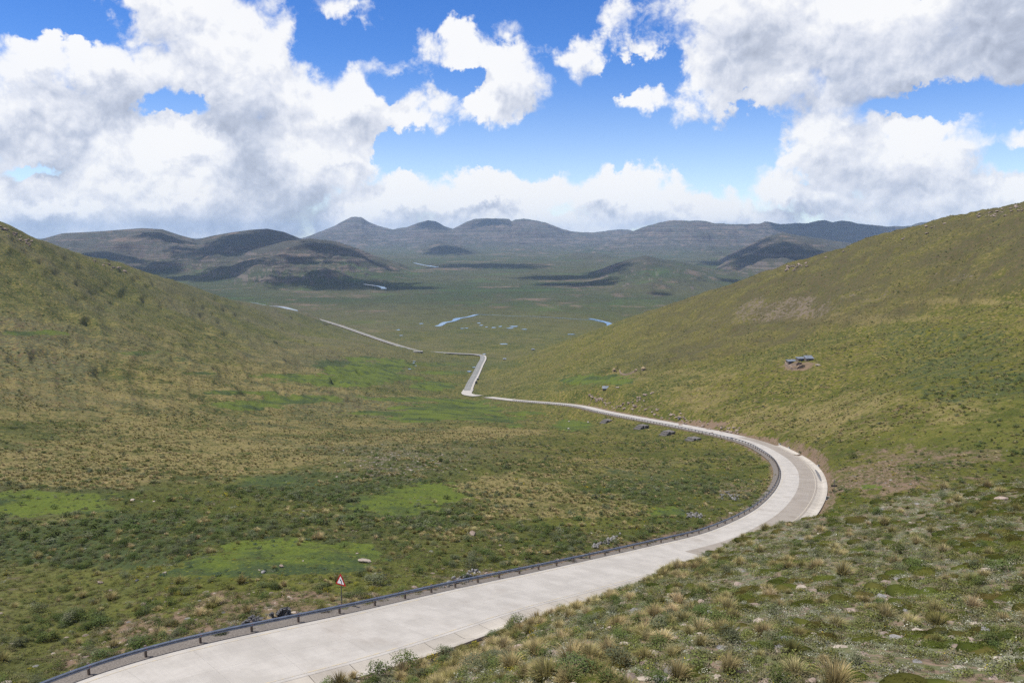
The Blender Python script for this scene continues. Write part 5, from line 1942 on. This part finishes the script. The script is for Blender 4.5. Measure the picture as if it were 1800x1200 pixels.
def dens_herb(x, y, r, M_):
    if M_ is None: return 9.0 * fall(r, 90, 2.2)
    f = M_['k'] * (.25 + .8 * sstep(-.2, .25, M_['n1'] * .3 - M_['n3'])) + (1 - M_['k']) * (.5 + .4 * M_['d'])
    f = f * (1 - .93 * sstep(.3, .6, M_['m']))
    return 9.0 * fall(r, 90, 2.2) * np.clip(f, 0, 1)


def dens_blu(x, y, r, M_):
    if M_ is None: return 0.5 * fall(r, 160, 2.0)
    rim = M_['m'] * (1 - M_['m']) * 4
    return 0.5 * fall(r, 160, 2.0) * np.clip(.9 * rim + .10 * M_['m'], 0, 1) * (M_['k'] < .5)


def dens_rock(x, y, r, M_):
    if M_ is None: return 2.2 * fall(r, 65, 2.2)
    f = M_['k'] * (.25 + .75 * sstep(.0, .3, M_['n3'] * .6 + M_['n1'] * .5)) + (1 - M_['k']) * (.03 + .9 * M_['d'] + .8 * M_['rock'])
    f = f * (1 - .9 * sstep(.3, .6, M_['m']))
    return 2.2 * fall(r, 65, 2.2) * np.clip(f, 0, 1)


# ------------------------------------------------------------------ plant cover: points that carry copies of the plants above
def cover_tree(name, meshes):
    coll = bpy.data.collections.new(name + '_kinds')
    for me in meshes:
        coll.objects.link(bpy.data.objects.new(me.name, me))
    ng = bpy.data.node_groups.new(name, 'GeometryNodeTree')
    ng.interface.new_socket('Geometry', in_out='INPUT', socket_type='NodeSocketGeometry')
    ng.interface.new_socket('Geometry', in_out='OUTPUT', socket_type='NodeSocketGeometry')
    N_ = ng.nodes
    gi, go = N_.new('NodeGroupInput'), N_.new('NodeGroupOutput')
    ci = N_.new('GeometryNodeCollectionInfo')
    ci.inputs['Collection'].default_value = coll
    ci.inputs['Separate Children'].default_value = True
    ci.inputs['Reset Children'].default_value = True
    ip = N_.new('GeometryNodeInstanceOnPoints')
    ip.inputs['Pick Instance'].default_value = True
    def nattr(n, typ):
        a = N_.new('GeometryNodeInputNamedAttribute')
        a.data_type = typ
        a.inputs[0].default_value = n
        return a.outputs[0]
    L_ = ng.links
    L_.new(gi.outputs[0], ip.inputs['Points'])
    L_.new(ci.outputs[0], ip.inputs['Instance'])
    L_.new(nattr('which', 'INT'), ip.inputs['Instance Index'])
    L_.new(nattr('turn', 'FLOAT_VECTOR'), ip.inputs['Rotation'])
    L_.new(nattr('size', 'FLOAT_VECTOR'), ip.inputs['Scale'])
    L_.new(ip.outputs[0], go.inputs[0])
    return ng


def cover(name, P, meshes, smin, smax, seed, zs=(0.8, 1.2), sink=0.03):
    r = np.random.default_rng(seed)
    n = len(P)
    s = (smin * .8 + (smax * 1.15 - smin * .8) * r.random(n) ** 1.8) * (1 + .35 * (r.random(n) < .08))
    S3 = np.stack([s, s, s * r.uniform(*zs, n)], -1)
    Q = P.copy()
    Q[:, 2] -= sink * s
    me = bpy.data.meshes.new(name)
    me.vertices.add(n)
    me.vertices.foreach_set('co', Q.ravel().astype(np.float32))
    a = me.attributes.new('which', 'INT', 'POINT'); a.data.foreach_set('value', r.integers(0, len(meshes), n).astype(np.int32))
    a = me.attributes.new('turn', 'FLOAT_VECTOR', 'POINT')
    t = np.stack([r.uniform(-.15, .15, n), r.uniform(-.15, .15, n), r.uniform(0, 6.3, n)], -1)
    a.data.foreach_set('vector', t.ravel().astype(np.float32))
    a = me.attributes.new('size', 'FLOAT_VECTOR', 'POINT'); a.data.foreach_set('vector', S3.ravel().astype(np.float32))
    o = bpy.data.objects.new(name, me)
    COL.objects.link(o)
    md = o.modifiers.new('cover', 'NODES')
    md.node_group = cover_tree(name, meshes)
    o['kind'] = 'stuff'
    return o


def in_frame(P):
    u, v = seen(P)
    g = hid[np.clip(np.searchsorted(LR, np.log(np.hypot(P[:, 0], P[:, 1]))), 0, len(LR) - 1), np.clip(np.searchsorted(TH, np.arctan2(P[:, 0], P[:, 1])), 0, len(TH) - 1)]
    seen_ = (P[:, 2] + 0.3) / np.hypot(P[:, 0], P[:, 1]) >= g - 0.002
    return (u > -5) & (u < 1805) & (v < 1212) & seen_


def singles(name, P, meshes, smin, smax, seed, noun, cat, groupw, zs=(0.8, 1.2), sink=0.03, n=300):
    """the n plants that show largest become objects of their own; the others are returned"""
    r = np.random.default_rng(seed)
    s = r.uniform(smin, smax, len(P)) * (1 + .35 * (r.random(len(P)) < .12))
    show = np.where(in_frame(P), s / np.linalg.norm(P, axis=1), 0)
    order = np.argsort(-show)[:n]
    made = []
    for i in order:
        if show[i] <= 0: break
        p = P[i]
        me = meshes[int(r.integers(len(meshes)))]
        o = obj(name, me, None, None, (p[0], p[1], p[2] - sink * s[i]), (r.uniform(-.15, .15), r.uniform(-.15, .15), r.uniform(0, 6.3)), (s[i], s[i], s[i] * r.uniform(*zs)))
        tag(o, noun, cat)
        made.append((o, show[i]))
    name_all(made, noun, groupw)
    rest = np.ones(len(P), bool)
    rest[order] = False
    return P[rest]


def on_knoll(p): return grid_val(mk_k, np.array([p[0]]), np.array([p[1]]))[0] > .5


def split_r(P, d):
    q = np.hypot(P[:, 0], P[:, 1]) < d
    return P[q], P[~q]


MARKS = {
    'knoll': [('the flat grey stone', 948, 1160), ('the road drain', 800, 1140), ('the bottom of the picture', 1250, 1185), ('the near corner of the slope', 1690, 1150), ('the broken brown boulder', 1400, 1110), ('the round grey stone', 1213, 1066),
              ('the slope edge facing the bend', 1290, 960), ('the slope brow below the marker post', 1450, 915), ('the slope brow under the wet hollow', 1600, 870), ('the dark brown boulder', 1760, 880), ('the middle of the stony slope', 1520, 1010)],
    'bank': [('the first gabion by the green meadow', 1060, 735), ('the second gabion', 1121, 735), ('the third gabion', 1166, 745), ('the gabion nearest the bend', 1213, 760), ('the dark hollow boulder', 1194, 738), ('the start of the drain channel', 1300, 770), ('the lone hut', 1065, 690)],
    'dip': [('the middle of the pale stone patch', 710, 812), ('the left end of the pale stone patch', 640, 812), ('the right end of the pale stone patch', 790, 812), ('the far rim of the pale stone patch', 710, 796), ('the near rim of the pale stone patch', 710, 828)],
    'rcrest': [('the highest point of the right hill', 1780, 365), ('the place where the far mesas vanish', 1690, 390), ('the middle of the right skyline', 1560, 420), ('the rock knot on the right skyline', 1400, 470)],
    'lcrest': [('the top of the left hill', 15, 400), ('the rim below the left hilltop', 50, 425), ('the shoulder of the left hill', 205, 468)],
    'field': [('the warning sign', 600, 1060), ('the black craggy boulder', 499, 1075), ('the big shrub on bare soil', 247, 1130), ('the squarish brown boulder', 176, 1020), ('the bright green meadow', 520, 960), ('the lone grey-brown boulder', 831, 935),
              ('the dark green meadow', 90, 900), ('the middle meadow', 740, 880), ('the rubble chute by the sign', 800, 1025), ('the rubble chute before the bend', 1060, 950), ('the start of the guard rail', 60, 1170), ('the stone patch inside the bend', 1285, 872),
              ('the outer side of the bend', 1520, 830), ('the hillside above the bend', 1500, 760)],
}
SIZES = ('largest', 'second largest', 'third largest')


def name_all(items, noun, place_word, kind0=None):
    """items: (object, size).  Each gets a label from its landmark and its size there"""
    by = {}
    for o, s_ in items:
        p = np.array(o.location)
        kind = kind0 or ('knoll' if on_knoll(p) else 'field')
        u, v = seen(p)
        L = sorted(MARKS[kind], key=lambda q: math.hypot(q[1] - u, (q[2] - v) * 1.6))
        by.setdefault((kind, L[0][0], L[0][1], L[0][2]), []).append((s_, o, float(u), float(v)))
    for (kind, mark, mu, mv), L in by.items():
        L.sort(key=lambda q: -q[0])
        n = len(L)
        for i, (s_, o, u, v) in enumerate(L):
            side = 'above' if v < mv - 8 else ('below' if v > mv + 8 else 'level with')
            if i < 3: lab = f'{SIZES[i]} {noun} around {mark}'
            else:
                size = 'big' if i < n * .34 else ('middling' if i < n * .67 else 'small')
                lr_ = 'to its left' if u < mu - 40 else ('to its right' if u > mu + 40 else 'close by')
                lab = f'{size} {noun} {side} {mark}, {lr_}'
            o['label'] = lab
            o['group'] = place_word if kind0 else place_word + (' on the near slope' if kind == 'knoll' else ' beyond the guard rail')


for items, noun_, word_, kind_ in ((BANK, 'broken brown rock', 'broken rocks along the cut bank above the road', 'bank'), (DIP, 'pale stone', 'pale stones strewn in the dip of the field', 'dip'),
                                  (RCREST, 'dark rock', 'dark rocks on the crest of the right hill', 'rcrest'), (LCREST, 'dark rock', 'rocks on the crest of the left hill', 'lcrest')):
    name_all([(o, o.scale[0] / o.location.length) for o in items], noun_, word_, kind_)


# a few plants one can point to
def special(name, me, u, v, s, label, cat, y0=None, zs=1.0):
    p = on_ground(u, v, y0)
    o = obj(name, me, None, None, (p[0], p[1], p[2] - .03), (0, 0, random.uniform(0, 6.3)), (s, s, s * zs))
    return tag(o, label, cat)


special('heath_shrub', SHR[0], 247, 1146, 2.0, 'big rounded green shrub right behind the guard rail on bare brown soil', 'shrub', zs=.8)
def by_drain(name, me, u, v, o_, s, label, cat, zs=1.0):
    k_ = near_station(u, v, DRAIN1)
    x, y, z = at_rail(k_, o_)
    return tag(obj(name, me, None, None, (x, y, gz(x, y) - .03), (0, 0, random.uniform(0, 6.3)), (s, s, s * zs)), label, cat)


by_drain('heath_shrub', SHR[1], 690, 1185, DRAIN1 + 1.4, 2.0, 'tall dark green shrub hanging over the drain where the road leaves the picture', 'shrub', .85)
by_drain('heath_shrub', SHR[2], 655, 1200, DRAIN1 + 1.7, 1.7, 'dark shrub half cut by the bottom edge beside the drain', 'shrub', .85)
by_drain('heath_shrub', SHR[3], 770, 1160, DRAIN1 + 1.2, 1.3, 'leafy shrub next to yellow flowers at the drain edge', 'shrub', .8)
by_drain('flowering_shrub', YEL[0], 735, 1170, DRAIN1 + 1.3, 1.4, 'yellow-flowered shrub between the two dark shrubs at the drain edge', 'shrub', .9)
by_drain('flowering_shrub', YEL[1], 800, 1150, DRAIN1 + 1.6, 1.3, 'yellow-flowered shrub at the drain edge left of the large tussock', 'shrub', .9)
special('heath_shrub', SHR[2], 1241, 866, 2.6, 'roundest dark green bush standing inside the bend', 'shrub', zs=.9)
special('heath_shrub', SHR[3], 1130, 946, 1.9, 'dark green bush behind the guard rail just before the bend', 'shrub', zs=.9)
special('heath_shrub', SHR[0], 1142, 935, 1.7, 'second dark bush behind the guard rail, farther from the road', 'shrub', zs=.9)
special('heath_shrub', SHR[1], 1082, 957, 1.3, 'small round bush on the grey rubble chute', 'shrub', zs=.9)
special('heath_shrub', SHR[2], 660, 1028, 2.2, 'broad grey-green bush behind the guard rail to the right of the warning sign', 'shrub', zs=.6)
special('heath_shrub', SHR[3], 824, 1000, 2.0, 'dark bush beside the rubble chute right of the warning sign', 'shrub', zs=.8)
special('heath_shrub', SHR[0], 1500, 806, 3.0, 'dark bush on the slope just above the outer side of the bend', 'shrub', zs=.8)
special('grass_tussock', TUS[0], 884, 1136, 1.25, 'large bushy tussock right at the edge of the road drain', 'tussock')
special('grass_tussock', TUS[1], 866, 1134, 1.1, 'dark-based tussock leaning over the drain edge beside the larger one', 'tussock')
special('grass_tussock', TUS[2], 898, 1176, 1.2, 'straw-coloured dome-shaped tussock below the flat grey stone', 'tussock')
special('grass_tussock', TUS[3], 942, 1152, 1.15, 'brownish tussock standing just left of the flat grey stone', 'tussock')
special('grass_tussock', TUS[0], 1004, 1165, 1.35, 'tallest tussock in the clump right of the flat grey stone', 'tussock')

P_tus = scatter(dens_tus, 24, 1000, 101)
near, far_ = split_r(P_tus, 130)
near = singles('grass_tussock', near, TUS + TUSG, .45, 1.15, 1, 'straw tussock', 'tussock', 'grass tussocks')
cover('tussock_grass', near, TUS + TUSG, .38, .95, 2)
cover('distant_tussock_grass', far_, TUSF, .45, 1.05, 3)
P_shr = scatter(dens_shr, 24, 1000, 102)
near, far_ = split_r(P_shr, 120)
near = singles('heath_shrub', near, SHR, .5, 1.25, 4, 'dark green shrub', 'shrub', 'heath shrubs', (.55, .9))
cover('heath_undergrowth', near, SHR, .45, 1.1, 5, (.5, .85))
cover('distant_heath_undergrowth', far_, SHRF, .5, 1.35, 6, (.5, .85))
P_yel = scatter(dens_yel, 24, 700, 103)
near, far_ = split_r(P_yel, 120)
near = singles('flowering_shrub', near, YEL, .4, .95, 7, 'yellow-flowered shrub', 'shrub', 'yellow-flowered shrubs', (.6, 1))
cover('yellow_flowering_undergrowth', np.concatenate([near, far_]), YELF, .45, 1.05, 8, (.6, 1))
P_cus = scatter(dens_cus, 18, 190, 104)
P_cus = singles('cushion_plant', P_cus, CUS, .5, 1.5, 9, 'moss-green cushion', 'cushion plant', 'cushion plants', (.6, 1.0), .12)
cover('cushion_plants_cover', P_cus, CUS, .40, 1.25, 10, (.6, 1.0), .12)
cover('silver_ground_cover', scatter(dens_sil, 18, 330, 105), SIL, .5, 1.15, 11)
cover('green_ground_cover', scatter(dens_herb, 18, 360, 106), HERB, .5, 1.25, 12)
cover('blue_green_ground_cover', scatter(dens_blu, 40, 420, 107), BLU, .6, 1.3, 13)
P_rock = scatter(dens_rock, 18, 300, 108)
mixr = ROCKS + ROCKS_G[:2] + ROCKS_P
P_rock = singles('stone', P_rock, mixr, .12, .42, 14, 'weathered stone', 'stone', 'loose stones', (.5, .9), .1, 170)
cover('scree', P_rock, mixr, .07, .30, 15, (.5, .9), .1)
print('plants', len(P_tus), len(P_shr), len(P_yel), len(P_cus), len(P_rock))

# ------------------------------------------------------------------ unseen clouds added out of view to throw shade on the hills
M_CL, T = new_mat('added_cloud_white')
d = T.node('ShaderNodeBsdfDiffuse')
d.inputs[0].default_value = (0.85, 0.86, 0.88, 1)
tr_ = T.node('ShaderNodeBsdfTransparent')
tc_ = T.node('ShaderNodeTexCoord')
nn_ = T.noise(tc_.outputs['Generated'], 7.0, 6, 0.65)
thick = T.math('MULTIPLY_ADD', T.attr('rim').outputs['Fac'], -1.15, T.math('MULTIPLY_ADD', nn_, 1.7, 0.10))   # thin and torn towards the rim
mx_ = T.node('ShaderNodeMixShader')
T.put(mx_.inputs[0], T.rng(thick, -0.10, 0.32))
T.l.new(tr_.outputs[0], mx_.inputs[1])
T.l.new(d.outputs[0], mx_.inputs[2])
o = T.node('ShaderNodeOutputMaterial')
T.l.new(mx_.outputs[0], o.inputs[0])


def cumulus(px, py, pz, ax, ay, seed, label):
    """an added, unseen flat-based heap cloud with a torn outline, its middle at (px, py, pz)"""
    b = bmesh.new()
    bmesh.ops.create_icosphere(b, subdivisions=6, radius=1.0)
    me = bpy.data.meshes.new('cloud')
    b.to_mesh(me)
    b.free()
    n = len(me.vertices)
    co = np.empty(n * 3, np.float32)
    me.vertices.foreach_get('co', co)
    co = co.reshape(-1, 3).astype(float)
    rim = np.hypot(co[:, 0], co[:, 1])
    a_ = me.attributes.new('rim', 'FLOAT', 'POINT')
    a_.data.foreach_set('value', rim.astype(np.float32))
    lam = 0.55
    wx = N1.fbm(co[:, 0] / lam + seed * 3.1, co[:, 1] / lam + seed, 5, 0.62)
    wy = N2.fbm(co[:, 0] / lam + seed * 1.7, co[:, 1] / lam - seed, 5, 0.62)
    rad = np.hypot(co[:, 0], co[:, 1]) + 1e-6
    ang = np.arctan2(co[:, 1], co[:, 0])
    tear = 1 + 0.75 * N3.fbm(np.cos(ang) * 1.6 + seed * 2.3, np.sin(ang) * 1.6 - seed, 6, 0.68)
    co[:, 0] = co[:, 0] * tear + 0.25 * wx
    co[:, 1] = co[:, 1] * tear + 0.25 * wy
    co[:, 2] = np.where(co[:, 2] > 0, co[:, 2] * (1 + .8 * N3.fbm(co[:, 0] / .3 + seed, co[:, 1] / .3, 4)), co[:, 2] * .25)
    h = 0.35 * min(ax, ay)
    co *= np.array([ax, ay, h])
    me.vertices.foreach_set('co', co.astype(np.float32).ravel())
    for p in me.polygons: p.use_smooth = True
    me.materials.append(M_CL)
    o = bpy.data.objects.new('cloud', me)
    COL.objects.link(o)
    o.location = (px, py, pz)
    tag(o, label, 'cloud', 'added clouds that shade the hills')
    return o


SHADES = [(285, 416, 46, 7, 2600), (405, 424, 84, 12, 2700), (470, 412, 70, 10, 2700), (185, 449, 58, 9, 2200), (270, 462, 40, 4, 2300), (600, 444, 58, 9, 2300), (540, 462, 60, 4, 2200), (370, 482, 105, 11, 1900), (600, 500, 110, 12, 1750), (700, 506, 60, 4, 1700),
          (850, 467, 90, 4.5, 2600), (782, 441, 40, 8, 3400), (980, 488, 70, 4, 2200), (1065, 474, 40, 8, 2200), (1370, 448, 95, 15, 3000), (1290, 452, 60, 7, 3000), (1500, 415, 120, 15, 3600),
          (850, 390, 44, 6, 4600), (757, 397, 26, 8, 4600), (1290, 494, 22, 6, 2100), (1160, 517, 18, 3, 1900), (1010, 500, 70, 3.5, 2000)]
PLACES = ['the right shoulder of the farthest left dome', 'the dark dome beside the low cloud', 'the summit of the dark dome', 'the low hill behind the left shoulder', 'the foot of the left domes', 'the right end of the rounded front hill', 'the front hill below its top',
          'the plain left of the front hill', 'the plain in front of the front hill', 'the thin strip beside the far river', 'the flat strip under the pointed peak', 'the small hill under the twin mesas', 'the plain left of the terraced hill', 'the left flank of the terraced hill',
          'the spur below the long mesa', 'the flat beside the spur', 'the long mesa itself', 'the flat-topped middle mesa', 'the small peak left of the middle mesa', 'the right foot of the terraced hill', 'the near foot of the terraced hill', 'the plain before the terraced hill']
for i, (u, v, ru, rv, h) in enumerate(SHADES):
    c = on_ground(u, v, lo=1900)
    e = [on_ground(u, v + rv, lo=1900), on_ground(u, v - rv, lo=1900)]
    ax = ru * c[1] / FOC
    ay = float(np.clip((e[1][1] - e[0][1]) / 2, 0.25 * ax, 3.0 * ax))
    k = (h - c[2]) / sun_dir.z
    cumulus(c[0] + sun_dir.x * k, c[1] + sun_dir.y * k, h, ax * 1.15, ay * 1.15, i + 1.37, 'unseen white cloud added above the view, shading ' + PLACES[i])

# ------------------------------------------------------------------ the air
m, T = new_mat('valley_air')
v_ = T.node('ShaderNodeVolumePrincipled')
v_.inputs['Color'].default_value = (0.50, 0.71, 1.0, 1)
v_.inputs['Density'].default_value = 3.8e-5
v_.inputs['Anisotropy'].default_value = 0.0
o = T.node('ShaderNodeOutputMaterial')
T.l.new(v_.outputs[0], o.inputs['Volume'])
b = bmesh.new()
box(b, -18500, 18500, -400, 20500, float(gZ.min()) - 1.5, float(gZ.max()) + 12)
haze = obj('haze', b, m)
haze['kind'] = 'stuff'
